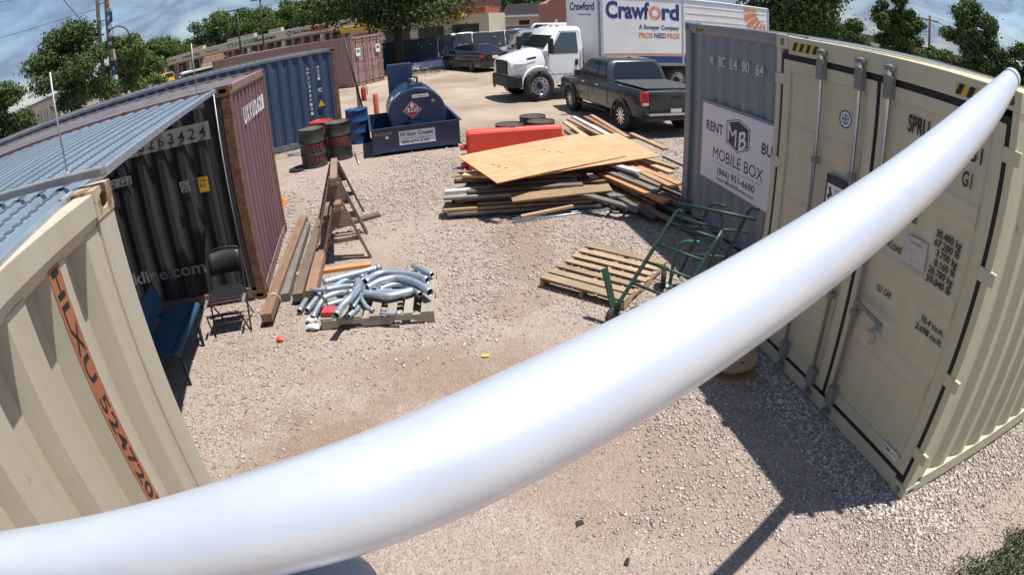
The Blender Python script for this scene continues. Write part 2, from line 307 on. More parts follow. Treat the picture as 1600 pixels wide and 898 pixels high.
g = MB(); g.add([(-900, -60, 0), (900, -60, 0), (900, 1400, 0), (-900, 1400, 0)], [(0, 1, 2, 3)]); tag(g.build('ground', ground_mat()), kind='structure')
lotm = mat('asphalt', (0.17, 0.155, 0.15), 0.9, col2=(0.13, 0.12, 0.115), nscale=0.3)
lot2 = mat('pale_lot', (0.34, 0.29, 0.25), 0.9, col2=(0.29, 0.25, 0.215), nscale=0.3)
g = MB(); g.add([(-260, 16, .004), (-24, 26, .004), (-12, 44, .004), (60, 60, .004), (60, 260, .004), (-260, 260, .004)], [(0, 1, 2, 3, 4, 5)]); tag(g.build('parking_lot', lot2), kind='structure')
def vnoise(x, y, sc, seed):
    r_ = np.random.default_rng(seed); G = r_.random((64, 64)); x = np.asarray(x) * sc + 100; y = np.asarray(y) * sc + 100
    xi = np.floor(x).astype(int); yi = np.floor(y).astype(int); fx = x - xi; fy = y - yi; fx = fx * fx * (3 - 2 * fx); fy = fy * fy * (3 - 2 * fy)
    q = lambda a, b: G[a % 64, b % 64]
    return (q(xi, yi) * (1 - fx) + q(xi + 1, yi) * fx) * (1 - fy) + (q(xi, yi + 1) * (1 - fx) + q(xi + 1, yi + 1) * fx) * fy
def gravel():
    n = 385000
    y = 0.9 + 13.6 * rng.random(n) ** 1.6; wx = 1.4 + y * 0.9; x = (rng.random(n) * 2 - 1) * wx + 0.1 * y
    m_ = n // 9; y[:m_] = 0.9 + 3.4 * rng.random(m_); x[:m_] = 2.2 + 2.8 * rng.random(m_)
    dens = 0.55 * vnoise(x, y, 0.55, 1) + 0.3 * vnoise(x, y, 1.7, 2) + 0.15 * vnoise(x, y, 5, 3)
    # tracks of bare dirt: one up the middle, one in front of the left container
    path = np.exp(-((x - (0.15 + 0.02 * y)) / 0.55) ** 2) * (y > 2.5) * 0.28 + np.exp(-(((x + 1.35) / 0.9) ** 2 + ((y - 3.0) / 1.1) ** 2)) * 0.42 + np.exp(-(((x + .6) / 1.3) ** 2 + ((y - 4.2) / .45) ** 2)) * .22
    sd_ = np.where(y > 2.0, x - (2.55 - 0.19 * (y - 2.1)), 9.0); sl2 = np.where(x > 2.6, y - (1.90 + 0.195 * (x - 2.75)), 9.0)
    strip = np.exp(-(sd_ / 0.22) ** 2) * (y < 7) * 0.22 + np.exp(-(sl2 / 0.22) ** 2) * 0.10
    front = np.exp(-(((x - 0.6) / 1.6) ** 2 + ((y - 6.6) / 2.0) ** 2)) * 0.12
    near_ = np.clip((4.2 - y) / 2.5, 0, 1) * 0.02
    keep = (dens - path + strip + front - near_) > (0.30 + 0.42 * rng.random(n))
    fine = (rng.random(n) < np.clip((5.2 - y) / 3.4, 0, 1) * 0.42) & ~keep; keep = keep | fine
    x = x[keep]; y = y[keep]; n = len(x)
    fine = fine[keep]
    s = np.where(fine, 0.0030 + 0.0055 * rng.random(n) ** 2.5, 0.0040 + 0.0112 * rng.random(n) ** 3.2) * (0.76 + 0.09 * y)
    s = s * np.where(((np.abs(sd_[keep]) < 0.28) & (y < 6)) | (np.abs(sl2[keep]) < .28), 1.45, 1.0)
    base = np.array([(1, 0, 0), (-1, 0, 0), (0, 1, 0), (0, -1, 0), (0, 0, 1), (0, 0, -1)], float)
    V = base[None] * (0.6 + 0.8 * rng.random((n, 6, 1))) + (rng.random((n, 6, 3)) - 0.5) * 0.7
    V *= np.array([1, 1, 0.68]) * s[:, None, None] * np.stack([1 + .5 * rng.random(n), np.ones(n), np.ones(n)], 1)[:, None, :]
    a = rng.random(n) * 6.283; ca, sa = np.cos(a)[:, None], np.sin(a)[:, None]
    X = V[:, :, 0] * ca - V[:, :, 1] * sa + x[:, None]; Y = V[:, :, 0] * sa + V[:, :, 1] * ca + y[:, None]; Z = V[:, :, 2] + (s * 0.30)[:, None]
    co = np.stack([X, Y, Z], 2).reshape(-1, 3)
    F = np.array([(0, 2, 4), (2, 1, 4), (1, 3, 4), (3, 0, 4), (2, 0, 5), (1, 2, 5), (3, 1, 5), (0, 3, 5)])
    idx = (F[None] + (np.arange(n) * 6)[:, None, None]).reshape(-1)
    me = bpy.data.meshes.new('gravel'); me.vertices.add(len(co)); me.vertices.foreach_set('co', co.ravel()); nf = n * 8
    me.loops.add(nf * 3); me.loops.foreach_set('vertex_index', idx.astype(np.int32)); me.polygons.add(nf); me.polygons.foreach_set('loop_start', np.arange(nf, dtype=np.int32) * 3); me.update(); me.validate()
    me.materials.append(mat('limestone_chip', (0.56, 0.51, 0.465), 0.9, island=((0.27, 0.21, 0.175), 0.1, 1.0), spec=0.2))
    o = bpy.data.objects.new('gravel', me); C.objects.link(o)
    return tag(o, 'loose crushed limestone gravel covering the yard', 'gravel', kind='stuff')
gravel()
def grass():
    n = 42000; x = 2.4 + rng.random(n) * 2.4; y = 0.5 + rng.random(n) * 1.3
    k = y < 1.16 + 0.20 * (x - 2.79) + 0.28 * vnoise(x, y, 5, 9) * rng.random(n); x = x[k]; y = y[k]; n = len(x)
    h = 0.02 + 0.035 * rng.random(n); a = rng.random(n) * 6.283; l = 0.03 * rng.random(n); wd = 0.004
    P = np.stack([np.stack([x - wd * np.sin(a), y + wd * np.cos(a), 0 * x], 1), np.stack([x + wd * np.sin(a), y - wd * np.cos(a), 0 * x], 1), np.stack([x + l * np.cos(a), y + l * np.sin(a), h], 1)], 1).reshape(-1, 3)
    me = bpy.data.meshes.new('grass'); me.from_pydata(P.tolist(), [], (np.arange(n * 3).reshape(-1, 3)).tolist()); me.materials.append(mat('grass_blade', (0.045, 0.09, 0.018), 0.8, island=((0.10, 0.15, 0.04), 0.3, 1)))
    o = bpy.data.objects.new('grass', me); C.objects.link(o); tag(o, 'green grass tuft beside the open tan container end', 'grass', kind='stuff')
grass()

# ------------------------------------------------------------------ shipping containers
CW = 2.438
def boolean_diff(o, cutters):
    for c in cutters:
        md = o.modifiers.new('b', 'BOOLEAN'); md.operation = 'DIFFERENCE'; md.object = c; md.solver = 'EXACT'
    dg = bpy.context.evaluated_depsgraph_get(); me = bpy.data.meshes.new_from_object(o.evaluated_get(dg)); o.modifiers.clear(); o.data = me
    for c in cutters: bpy.data.objects.remove(c)
def casting_mesh():
    o = MB().box(0, 0, 0, .178, .162, .118).build('casting', RUST)
    def slot(axis):
        pts = [(0.034 * math.cos(a) + (0.022 if -math.pi / 2 <= a <= math.pi / 2 else -0.022), 0.034 * math.sin(a)) for a in [(-math.pi / 2) + k * math.pi / 8 for k in range(17)]]
        pts = [(0.031 * math.cos(k * math.pi / 10) , 0.031 * math.sin(k * math.pi / 10)) for k in range(20)]
        pts = [(px, py + (0.022 if py > 0 else -0.022 if py < 0 else 0)) for px, py in pts]
        return pts
    c1 = MB().prism([(0.081 + a, 0.059 + b * 0.62) for a, b in slot(0)], -0.05, 0.14, 'x').build('c1', RUST)
    c2 = MB().prism([(0.089 + b, 0.059 + a * 0.85) for a, b in slot(0)], -0.05, 0.13, 'y').build('c2', RUST)
    boolean_diff(o, [c1, c2]); me = o.data; bpy.data.objects.remove(o); return me
CAST = casting_mesh()
def casting(parent, m, x, y, z, sx, sy, sz):
    me = CAST.copy(); me.materials.clear(); me.materials.append(m)
    co = np.empty(len(me.vertices) * 3); me.vertices.foreach_get('co', co); co = co.reshape(-1, 3) * np.array([sx, sy, sz]) + np.array([x, y, z]); me.vertices.foreach_set('co', co.ravel())
    bm = bmesh.new(); bm.from_mesh(me); bmesh.ops.recalc_face_normals(bm, faces=bm.faces); bm.to_mesh(me); bm.free()
    o = bpy.data.objects.new('corner_casting', me); C.objects.link(o); o.parent = parent
    bv = o.modifiers.new('bevel', 'BEVEL'); bv.width = 0.006; bv.segments = 2; bv.limit_method = 'ANGLE'
def corr(b, L0, L1, z0, z1, pitch, depth, fn, duty=(0.26, 0.24)):
    """trapezoid sheet between L0 and L1; fn(u, n, z) -> xyz with n the outward offset (0 outermost)"""
    prof = []; u = L0; fo, sl_ = duty
    while u < L1 - 1e-4:
        for du, nn in ((0, 0), (fo * pitch, 0), ((fo + sl_) * pitch, -depth), ((1 - sl_) * pitch, -depth)):
            if u + du <= L1: prof.append((u + du, nn))
        u += pitch
    prof.append((L1, prof[-1][1])); n = len(prof)
    P = [fn(a, c, z0) for a, c in prof] + [fn(a, c, z1) for a, c in prof] + [fn(a, c - 0.003, z0) for a, c in prof] + [fn(a, c - 0.003, z1) for a, c in prof]
    F = [(i, i + 1, n + i + 1, n + i) for i in range(n - 1)] + [(2 * n + i + 1, 2 * n + i, 3 * n + i, 3 * n + i + 1) for i in range(n - 1)]
    F += [(i + 1, i, 2 * n + i, 2 * n + i + 1) for i in range(n - 1)] + [(n + i, n + i + 1, 3 * n + i + 1, 3 * n + i) for i in range(n - 1)]
    b.add(P, F)
def container(label, loc, yaw, L=12.192, H=2.896, paint=TAN, post=None, sidem=None, end='corr', rail=None, castm=None, endpitch=0.25, enddepth=0.045, duty=(0.26, 0.24), roofm=None):
    t = thing('shipping_container', label, 'container', (loc[0], loc[1], 0), yaw)
    post = post or paint; rail = rail or paint; sidem = sidem or paint; castm = castm or post
    for x in (0, L):
        for y in (0, CW):
            sx = 1 if x == 0 else -1; sy = 1 if y == 0 else -1
            casting(t, castm, x, y, 0, sx, sy, 1); casting(t, castm, x, y, H, sx, sy, -1)
            pw = .062 if (end == 'door' and x == 0) else .15; boxp('corner_post', post, t, min(x + sx * .004, x + sx * .12), min(y + sy * .004, y + sy * pw), .118, max(x + sx * .004, x + sx * .12), max(y + sy * .004, y + sy * pw), H - .118, 0.006)
    for y in (0, CW):
        sy = 1 if y == 0 else -1; ya, yb = sorted((y + sy * .006, y + sy * .066))
        boxp('top_rail', rail, t, .178, ya, H - .085, L - .178, yb, H - .012, 0.005); boxp('bottom_rail', rail, t, .178, ya, .03, L - .178, yb, .17, 0.005)
        b = MB(); corr(b, .12, L - .12, .17, H - .085, 0.278, 0.036, lambda u, n, z: (u, y + sy * (.012 - n), z)); b.build('side_wall', sidem, t)
    b = MB(); corr(b, .12, L - .12, .07, CW - .07, 0.209, 0.02, lambda u, n, z: (u, z, H - .03 + n)); b.build('roof', roofm or paint, t)
    boxp('floor', DARKMET, t, .02, .07, .10, L - .02, CW - .07, .16)
    b = MB(); corr(b, .15, CW - .15, .14, H - .12, 0.25, 0.045, lambda u, n, z: (L - .03 + n, u, z)); b.build('end_wall', paint, t); boxp('end_header', rail, t, L - .1, .162, H - .125, L - .004, CW - .162, H - .01)
    boxp('front_sill', rail, t, .006, .162, .02, .09, CW - .162, .14, 0.004)
    if end == 'corr':
        b = MB(); corr(b, .15, CW - .15, .14, H - .14, endpitch, enddepth, lambda u, n, z: (.02 - n, u, z), duty); b.build('end_wall', paint, t)
        b = MB(); b.prism([(.002, H - .012), (.002, H - .10), (.028, H - .15), (.10, H - .15), (.10, H - .012)], .162, CW - .162); b.build('end_header', rail, t, 0.004)
    return t
SWAGE = mat('tan_dusty_swage', (.54, .47, .33), .6, col2=(.56, .51, .385), nscale=2, nstretch=(1, 1.5, 3))
BARM = mat('painted_lock_bar', (.22, .22, .21), .7, .0, col2=(.18, .18, .17), nscale=9)
def door_end(t, H, paint, bars=True, bar_m=BARM, ym=None, bar_y=(.37, .93, 1.50, 2.07)):
    ym = ym or 1.215
    boxp('door_header', paint, t, .004, .162, H - .155, .09, CW - .162, H - .008, 0.005)
    d0, d1 = .185, H - .205
    for (ya, yb) in ((.10, ym - .020), (ym + .020, CW - .10)):
        dr = boxp('door', paint, t, .030, ya, d0, .075, yb, d1, 0.004)
        w_ = yb - ya
        # door frame proud, field with horizontal swages
        for (a0, a1, b0, b1) in ((ya, ya + .09, d0, d1), (yb - .09, yb, d0, d1), (ya + .09, yb - .09, d0, d0 + .09), (ya + .09, yb - .09, d1 - .09, d1)):
            boxp('door_frame', paint, dr, .008, a0, b0, .031, a1, b1, 0.003)
        for zc in (.30 * H, .51 * H, .72 * H):
            b = MB(); b.prism([(.031, zc - .09), (.018, zc - .055), (.018, zc + .055), (.031, zc + .09)], ya + .12, yb - .12); b.build('swage', SWAGE if paint is TAN else paint, dr, 0.002)
        G = MB(); G.box(.016, ya - .03, d0 - .03, .030, ya + (.0 if ya < 1 else .0), d1 + .045); G.box(.016, yb, d0 - .03, .030, yb + .02 if yb < 2 else yb + .03, d1 + .045); G.box(.017, ya, d0 - .03, .031, yb, d0); G.box(.017, ya, d1, .031, yb, d1 + .046); G.build('gasket', BLACK, dr)
        for q in [q_ for q_ in bar_y if ya < q_ < yb]:
            b = MB(); b.tube([(-.028, q, .10), (-.028, q, H - .06)], .0165, 10); lb = b.build('locking_bar', bar_m, t)
            for zz in (.17, H - .30):
                boxp('bar_guide', bar_m, lb, -.052, q - .038, zz, .006, q + .038, zz + .16, 0.004)
            for zz in (d0 + .8, d0 + 1.75): boxp('bar_bracket', bar_m, lb, -.048, q - .03, zz, .006, q + .03, zz + .05, 0.004)
            boxp('cam_keeper', bar_m, lb, -.05, q - .04, H - .105, .002, q + .04, H - .07, 0.004); boxp('cam_keeper', bar_m, lb, -.05, q - .04, .07, .004, q + .04, .10, 0.004)
            s_ = 1 if q < (ya + yb) / 2 else -1
            hb = MB(); hb.bar((-.05, q + .0, 1.12), (-.055, q + s_ * .34, 1.08), .014, .035); hb.build('handle', bar_m, lb)
        sd = ya if ya < 1 else yb; sg = -1 if ya < 1 else 1
        for zz in (.38, 1.0, 1.75, H - .42):
            boxp('hinge', paint, t, -.004, min(sd, sd + sg * .10) - .04, zz, .026, max(sd, sd + sg * .10), zz + .09, 0.006)
def hazard(t, x, y0, z0, ln, h, n=4, nrm=-1):
    b = MB(); b.add([(x, y0, z0), (x, y0 - ln, z0), (x, y0 - ln, z0 + h), (x, y0, z0 + h)], [(0, 1, 2, 3)]); o = b.build('hazard_sticker', YEL, t)
    b = MB(); st = ln / n
    for k in range(n):
        a = y0 - k * st; b.add([(x - .001, a, z0), (x - .001, a - st * .5, z0), (x - .001, a - st * .85, z0 + h), (x - .001, a - st * .35, z0 + h)], [(0, 1, 2, 3)])
    b.build('stripes', INK, o)
def quad(name, m, parent, x, y0, z0, y1, z1): return MB().add([(x, y0, z0), (x, y1, z0), (x, y1, z1), (x, y0, z1)], [(0, 1, 2, 3)]).build(name, m, parent)
XD, YD = (0, -1, 0), (0, 0, 1)      # lettering on a face at local x = 0 seen from -x

# --- tan high-cube with doors, right
HR = 2.896
tR = container('tan container with black weight lettering and locking bars on its doors at the right', (2.744, 2.10), 11.1, 12.192, HR, TAN, end='door')
door_end(tR, HR, TAN, bar_y=(1.087, 1.382, 1.817))
X0 = 0.0058
hazard(tR, .002, 2.22, 2.775, .34, .07, 4); hazard(tR, .002, .52, 2.765, .27, .07, 3)
dfx = .0165
text('SPRU', INK, tR, (dfx, .915, 2.425), XD, YD, .115, .195, 0.025)
text('31', INK, tR, (dfx, .345, 2.40), XD, YD, .10, .09, 0.012); text('3', INK, tR, (dfx - .002, .15, 2.405), XD, YD, .09, .05, 0.012)
bb = MB()
for (a0, a1, b0, b1) in ((.175, .170, 2.385, 2.52), (.078, .073, 2.385, 2.52), (.175, .073, 2.385, 2.39), (.175, .073, 2.515, 2.52)): bb.add([(dfx - .001, a0, b0), (dfx - .001, a1, b0), (dfx - .001, a1, b1), (dfx - .001, a0, b1)], [(0, 1, 2, 3)])
bb.build('check_digit_box', INK, tR)
text('G1', INK, tR, (dfx - .001, .39, 2.235), XD, YD, .095, .085, 0.012)
for i, s_ in enumerate(('30.480 kg', '67.200 lb', '3.700 kg', '8.160 lb', '26.780 kg', '59.040 lb')):
    wd = .235 if len(s_) > 8 else .20
    text(s_, INK, tR, (dfx, .285 + wd, 1.850 - .0612 * i), XD, YD, .047, wd, 0.03)
text('GROSS', INK, tR, (dfx, .86, 1.85), XD, YD, .043, .15, 0.03); text('PAYLOAD', INK, tR, (dfx, .99, 1.60), XD, YD, .043, .20, 0.03)
text('CU. CAP.', INK, tR, (dfx, .955, 1.262), XD, YD, .043, .165, 0.03)
text('76.4 cu.m.', INK, tR, (dfx, .470, 1.270), XD, YD, .043, .235, 0.03); text('2.698 cu.ft.', INK, tR, (dfx, .500, 1.20), XD, YD, .043, .275, 0.03)
pp = MB(); pp.add([(.0145, .80, 1.575), (.0135, .545, 1.57), (.014, .57, 1.77), (.014, .755, 1.765)], [(0, 1, 2, 3)]); pp.build('paper_sleeve', mat('plastic_sleeve', (0.50, 0.49, 0.47), 0.25, col2=(0.40, 0.39, 0.37), nscale=14), tR)
quad('sleeve_print', GREYP, tR, .0125, .73, 1.722, .61, 1.732)
quad('maker_label', WHITE, tR, .0068, .395, .225, .225, .285); text('CIMC-YY', NAVY, tR, (.0055, .385, .24), XD, YD, .03, .15, 0.012)
lg = MB(); lg.lathe([(0.0, 0), (.072, 0)], 28, (.029, 1.56, 2.345), 'x'); lo_ = lg.build('round_logo', WHITE, tR)
lg = MB(); lg.lathe([(.058, 0), (.070, 0)], 28, (.0275, 1.56, 2.345), 'x'); lg.build('logo_ring', CRAWB, lo_)
lg = MB(); lg.lathe([(.028, 0), (.040, 0)], 20, (.0275, 1.56, 2.345), 'x'); lg.box(.0272, 1.553, 2.30, .0276, 1.567, 2.39); lg.box(.0268, 1.535, 2.338, .0271, 1.585, 2.352); lg.build('logo_mark', GREYP, lo_)
pl = boxp('notice_holder', mat('dark_frame', (0.035, 0.03, 0.05), 0.4), tR, -.012, 1.43, 1.52, .007, 1.672, 1.90, 0.01)
quad('notice_paper', SIGNW, pl, -.0135, 1.645, 1.55, 1.462, 1.83)
for i, (s_, hh, wd) in enumerate((('SMILE', .022, .075), ("YOU'RE", .02, .075), ('ON', .02, .03), ('CAMERA', .022, .085))): text(s_, GREYP, pl, (-.0145, 1.56 - (.085 - wd) / 2, 1.785 - .034 * i), XD, YD, hh, wd)
b = MB(); b.add([(-.0145, 1.63, 1.80), (-.0145, 1.605, 1.81), (-.0145, 1.575, 1.745), (-.0145, 1.60, 1.735)], [(0, 1, 2, 3)]); b.add([(-.0145, 1.635, 1.72), (-.0145, 1.625, 1.755), (-.0145, 1.60, 1.745), (-.0145, 1.61, 1.71)], [(0, 1, 2, 3)]); b.build('camera_pictogram', INK, pl)
for k in range(2): quad('print_line', INK, pl, -.0145, 1.635, 1.632 - .022 * k, 1.50, 1.640 - .022 * k)
hk = MB(); hk.tube(smooth_path([(-.03, .88, .97), (-.035, .85, .985), (-.035, .825, .96), (-.03, .83, .90), (-.03, .855, .885)]), .012, 8); hk.build('hasp_hook', GALVD, tR); boxp('hasp_plate', TAN, tR, -.006, .80, .88, .031, .89, .99, 0.004)
# --- grey container with the rental sign
GA = -79.0; gd = Vector((math.cos(R(GA)), math.sin(R(GA)))); g0 = Vector((2.51, 7.80)) + gd * CW
tG = container('grey container with a white rental sign, behind the tan door end', (g0.x, g0.y), 11.0, 6.058, HR, GREYC, end='corr', endpitch=0.27)
gy = lambda t_: CW - t_ - .06
boxp('sign_frame', GREYC, tG, -.012, gy(2.32), .82, .021, gy(.44), 1.88, 0.004)
sgn = boxp('rental_sign', SIGNW, tG, -.018, gy(2.28), .85, -.008, gy(.50), 1.845)
sx_ = -.0195
text('RENT', NAVY, sgn, (sx_, gy(.60), 1.50), XD, YD, .13, .42, 0.02); text('BUY', NAVY, sgn, (sx_, gy(1.87), 1.49), XD, YD, .13, .33, 0.02)
text('MOBILE BOX', NAVY, sgn, (sx_, gy(.80), 1.165), XD, YD, .15, 1.14); text('MOBILESTORAGECONTAINERS', GREYP, sgn, (sx_, gy(.82), 1.105), XD, YD, .022, 1.10, space=1.3)
text('(866) 951-6600', NAVY, sgn, (sx_, gy(.93), .985), XD, YD, .085, .86, 0.02); text('www.MobileBoxes.com', NAVY, sgn, (sx_, gy(.92), .90), XD, YD, .05, .87, 0.012)
def hexa(b, sc, x):
    c = (gy(1.36), 1.575); P = [(.26, .13), (0, .20), (-.25, .13), (-.25, -.115), (0, -.21), (.26, -.13)]
    b.add([(x, c[0] + a * sc, c[1] + d * sc) for a, d in P], [tuple(range(6))])
b = MB(); hexa(b, 1.03, sx_); b.build('logo_outline', NAVY, sgn); b = MB(); hexa(b, .97, sx_ - .001); b.build('logo_field', SIGNW, sgn); b = MB(); hexa(b, .90, sx_ - .002); b.build('logo_block', NAVY, sgn)
text('M', SIGNW, sgn, (sx_ - .003, gy(1.36) + .222, 1.482), XD, YD, .225, .195, shear=-.33); text('B', SIGNW, sgn, (sx_ - .003, gy(1.36) - .028, 1.402), XD, YD, .225, .165, 0.02, shear=.36)
for k, s_ in enumerate(('M', 'BC', 'L4', '90', '64')): text(s_, INKW, tG, (-.001 if 0 else .018, gy((.60, .80, 1.07, 1.33, 1.62)[k]), 2.36), XD, YD, .135, .07 if k == 0 else .16, 0.008)
hazard(tG, .0005, gy(.25), 2.78, .2, .05, 3)
# --- tan container with orange code strip, left
HL = 2.591
tL = container('tan container end with orange vertical code strip, nearest on the left', (-1.539, 1.808), 191.1, 12.192, HL, TAN2, end='corr', castm=TANRUST, endpitch=0.30, enddepth=0.085, duty=(.40, .11))
quad('code_strip', ORSTRIP, tL, .0185, .495, 1.15, .575, 2.455)
text('HLXU 5247203', INK, tL, (.0172, .508, 2.43), (0, 0, -1), (0, -1, 0), .052, 1.22, 0.014) if False else text('HLXU 5247203', INK, tL, (.0172, .562, 2.445), (0, 0, -1), (0, -1, 0), .052, 1.06, 0.014)
# --- maroon container behind the shed, its shaded long side coloured darker
pc = Vector((-2.942, 5.835)); po = pc + CW * Vector((math.cos(R(103.2)), math.sin(R(103.2))))
tP = container('dark maroon container with rusty corner post forming the back of the metal-roofed shed', (po.x, po.y), 193.2, 12.192, HL, MAROON, post=RUST, sidem=KDARK, rail=mat('worn_maroon_rail', (.24, .15, .15), .7, rust=.45, rscale=6), castm=RUST, endpitch=0.235, enddepth=0.07, duty=(0.38, 0.12), roofm=mat('dusty_roof', (.115, .115, .125), .75, col2=(.085, .08, .088), nscale=2, rust=.12))
PX, PY = (-1, 0, 0), (0, 0, 1); yw = CW + .0005
b = MB(); b.add([(1.95, yw - .006, 2.03), (.30, yw - .006, 2.03), (.30, yw - .006, 2.24), (1.95, yw - .006, 2.24)], [(0, 1, 2, 3)]); b.build('number_plate', PLATE, tP)
text('8263424', INK, tP, (1.245, yw + .004, 2.07), PX, PY, .13, .90, 0.006, space=1.45); text('S', INK, tP, (1.55, yw, 2.075), PX, PY, .12, .10, 0.01)
b = MB(); b.add([(1.95, yw - .006, 1.72), (1.42, yw - .006, 1.72), (1.42, yw - .006, 1.83), (1.95, yw - .006, 1.83)], [(0, 1, 2, 3)]); b.build('type_plate', PLATE, tP); text('22 G1', INK, tP, (1.80, yw, 1.74), PX, PY, .075, .36)
for (s_, x_, z_, m_, m2) in (('IC', .79, 1.55, PLATE, INK), ('83', .78, 1.48, PLATE, INK)):
    b = MB(); b.add([(x_, yw, z_), (x_ - .12, yw, z_), (x_ - .12, yw, z_ + .065), (x_, yw, z_ + .065)], [(0, 1, 2, 3)]); o = b.build('type_sticker', m_, tP); text(s_, m2, o, (x_ - .02, yw + .001, z_ + .01), PX, PY, .045, .08)
b = MB(); b.add([(.545, yw, 1.44), (.42, yw, 1.44), (.42, yw, 1.62), (.545, yw, 1.62)], [(0, 1, 2, 3)]); o = b.build('yellow_sticker', YEL, tP); text('50k\n8.9', INK, o, (.53, yw + .001, 1.56), PX, PY, .045, .09)
text('www.kline.com', mat('faded_white_print', (0.30, 0.30, 0.30), 0.7, rust=0.3, rustcol=(0.12, 0.11, 0.11), rscale=14), tP, (2.42, yw, .475), PX, PY, .16, 1.72, 0.02)
b = MB(); corr(b, 2.438 - 2.17, 2.438 - .68, 2.06, 2.24, 0.235, 0.04, lambda u, n, z: (.0175 - n, u + (.15 - (2.438 - 2.17)) + .235 * 1, z)); b.build('white_lettering_band', INKW, tP) if False else None
for k, ch in enumerate('UXXU2621'):
    text(ch, WHITE, tP, (.0155, CW - .66 - .19 * k, 2.03), XD, YD, .20, .16, 0.05)
# galvanised edge strip beside the corner post
b = MB(); b.tube([(.185, CW + .02, .05), (.185, CW + .02, HL - .05)], .008, 8); b.build('conduit_riser', GALVD, tP)

# --- blue container
bo = Vector((-4.30, 15.05)); bd = R(211.3); bo2 = bo + CW * Vector((math.cos(bd - math.pi / 2), math.sin(bd - math.pi / 2)))
tB = container('blue container with white vertical code and a rusty end post behind the drums', (bo2.x, bo2.y), 211.3, 12.192, 2.535, BLUEC, post=RUST, castm=RUST, rail=mat('dusty_rail', (.16, .18, .20), .7, col2=(.10, .12, .16), nscale=3), roofm=MATS['dusty_roof'])
vtext('APZU3437131', INKW, tB, (.84, yw - .008, 2.05), PX, PY, .085, .122, .07, 0.01); vtext('42G1', INKW, tB, (.56, yw - .008, 2.05), PX, PY, .08, .105, .07, 0.01)
text('c', INKW, tB, (.58, yw - .005, 1.42), PX, PY, .15, .11, 0.02)
b = MB(); b.add([(.645, yw, 1.0), (.40, yw, 1.0), (.522, yw, 1.24)], [(0, 1, 2)]); o = b.build('warning_triangle', INK, tB); b = MB(); b.add([(.62, yw + .001, 1.015), (.425, yw + .001, 1.015), (.522, yw + .001, 1.205)], [(0, 1, 2)]); b.build('triangle_field', YEL, o)
# --- salmon container
so_ = Vector((-7.25, 28.28)) + CW * Vector((math.cos(R(63)), math.sin(R(63))))
tS = container('faded salmon container with doors and small white placards beside the fence', (so_.x, so_.y), 153, 12.192, HL, SALMON, end='door')
door_end(tS, HL, SALMON, bar_m=SALMON)
for (ya, za) in ((2.20, 1.55), (.62, 1.60)): quad('placard', WHITE, tS, -.06, ya, za, ya - .34, za + .42); quad('placard_print', mat('teal_print', (0.05, 0.2, 0.25), .5), tS, -.062, ya - .06, za + .18, ya - .28, za + .34)

# ------------------------------------------------------------------ shed roof of steel deck on the left
DA = 109.2; du = Vector((math.cos(R(DA)), math.sin(R(DA)), 0)); dv = Vector((math.cos(R(DA + 90)), math.sin(R(DA + 90)), 0))
d0 = Vector((-1.63, 1.58, 0))
tD = thing('metal_roof', 'blue-grey corrugated steel deck roof spanning the gap between two containers', 'roof')
def dz(u): return 2.580 - 0.009 * max(u, 0)
def deck_pt(u, v, h): p = d0 + du * u + dv * v; return (p.x, p.y, dz(u) + h)
PW = 0.914
def deck_panel(k):
    b = MB(); prof = []
    for j in range(6):
        a = k * PW + j * PW / 6
        for q, hh in ((0, 0), (.045, 0), (.06, .022), (.135, .022), (.15, 0)): prof.append((a + q * (PW / 6) / .1524, hh))
    prof = prof[:-1] + [(k * PW + PW - .002, 0)]
    us = [-2.4, 0, 1.4, 2.8, 4.33]; P = []; F = []; n = len(prof)
    off = random.uniform(-.05, .05)
    for u in us: P += [deck_pt(u + (off if u == us[-1] else 0), v, hh + .0015 * (k % 2)) for v, hh in prof]
    for i in range(len(us) - 1):
        for j in range(n - 1): F.append((i * n + j, i * n + j + 1, (i + 1) * n + j + 1, (i + 1) * n + j))
    b.add(P, F); o = b.build('deck_panel', DECK, tD); sm = o.modifiers.new('t', 'SOLIDIFY'); sm.thickness = .003; sm.offset = -1
    e = MB()
    for j in range(6):
        vv = k * PW + (j + .64) * PW / 6; u = -2.35 + .02 * (j % 2)
        while u < 4.2:
            p = [deck_pt(u, vv - .016, .0245 + .004), deck_pt(u + .03, vv - .016, .0245 + .004), deck_pt(u + .03, vv + .016, .0245 + .004), deck_pt(u, vv + .016, .0245 + .004)]
            q = [deck_pt(u - .006, vv - .020, .0242), deck_pt(u + .036, vv - .020, .0242), deck_pt(u + .036, vv + .020, .0242), deck_pt(u - .006, vv + .020, .0242)]
            e.add(q + p, [(4, 5, 6, 7), (0, 1, 5, 4), (1, 2, 6, 5), (2, 3, 7, 6), (3, 0, 4, 7)]); u += .075
    tag(e.build('embossing', DECKE, o), kind='stuff')
for k in range(11): deck_panel(k)
b = MB(); b.bar(deck_pt(-2.4, -.012, .0), deck_pt(4.33, -.012, .02), .03, .04); b.build('edge_trim', GALV, tD)
for u in (.35, 2.2, 4.1):
    b = MB(); b.bar(deck_pt(u, .1, -.06), deck_pt(u, 10, -.06), .06, .10); b.build('purlin', GALVD, tD)
b = MB(); b.bar((-1.50, 1.74, 2.64), (-6.5, 1.66, 2.64), .04, .036); tag(b.build('steel_tube', mat('weathered_tube', (.27, .27, .26), .6, .3, col2=(.2, .19, .18), nscale=6, rust=.1), None, .006), 'dull galvanised square tube lying along the near edge of the metal roof', 'tube')
def rod(x, y, z0, z1, lean, label):
    b = MB(); b.tube([(x, y, z0), (x + lean[0], y + lean[1], z1)], .005, 8); b.tube([(x, y, z0), (x + lean[0] * .04, y, z0 + .02)], .014, 8); tag(b.build('steel_rod', GALVD), label, 'rod')
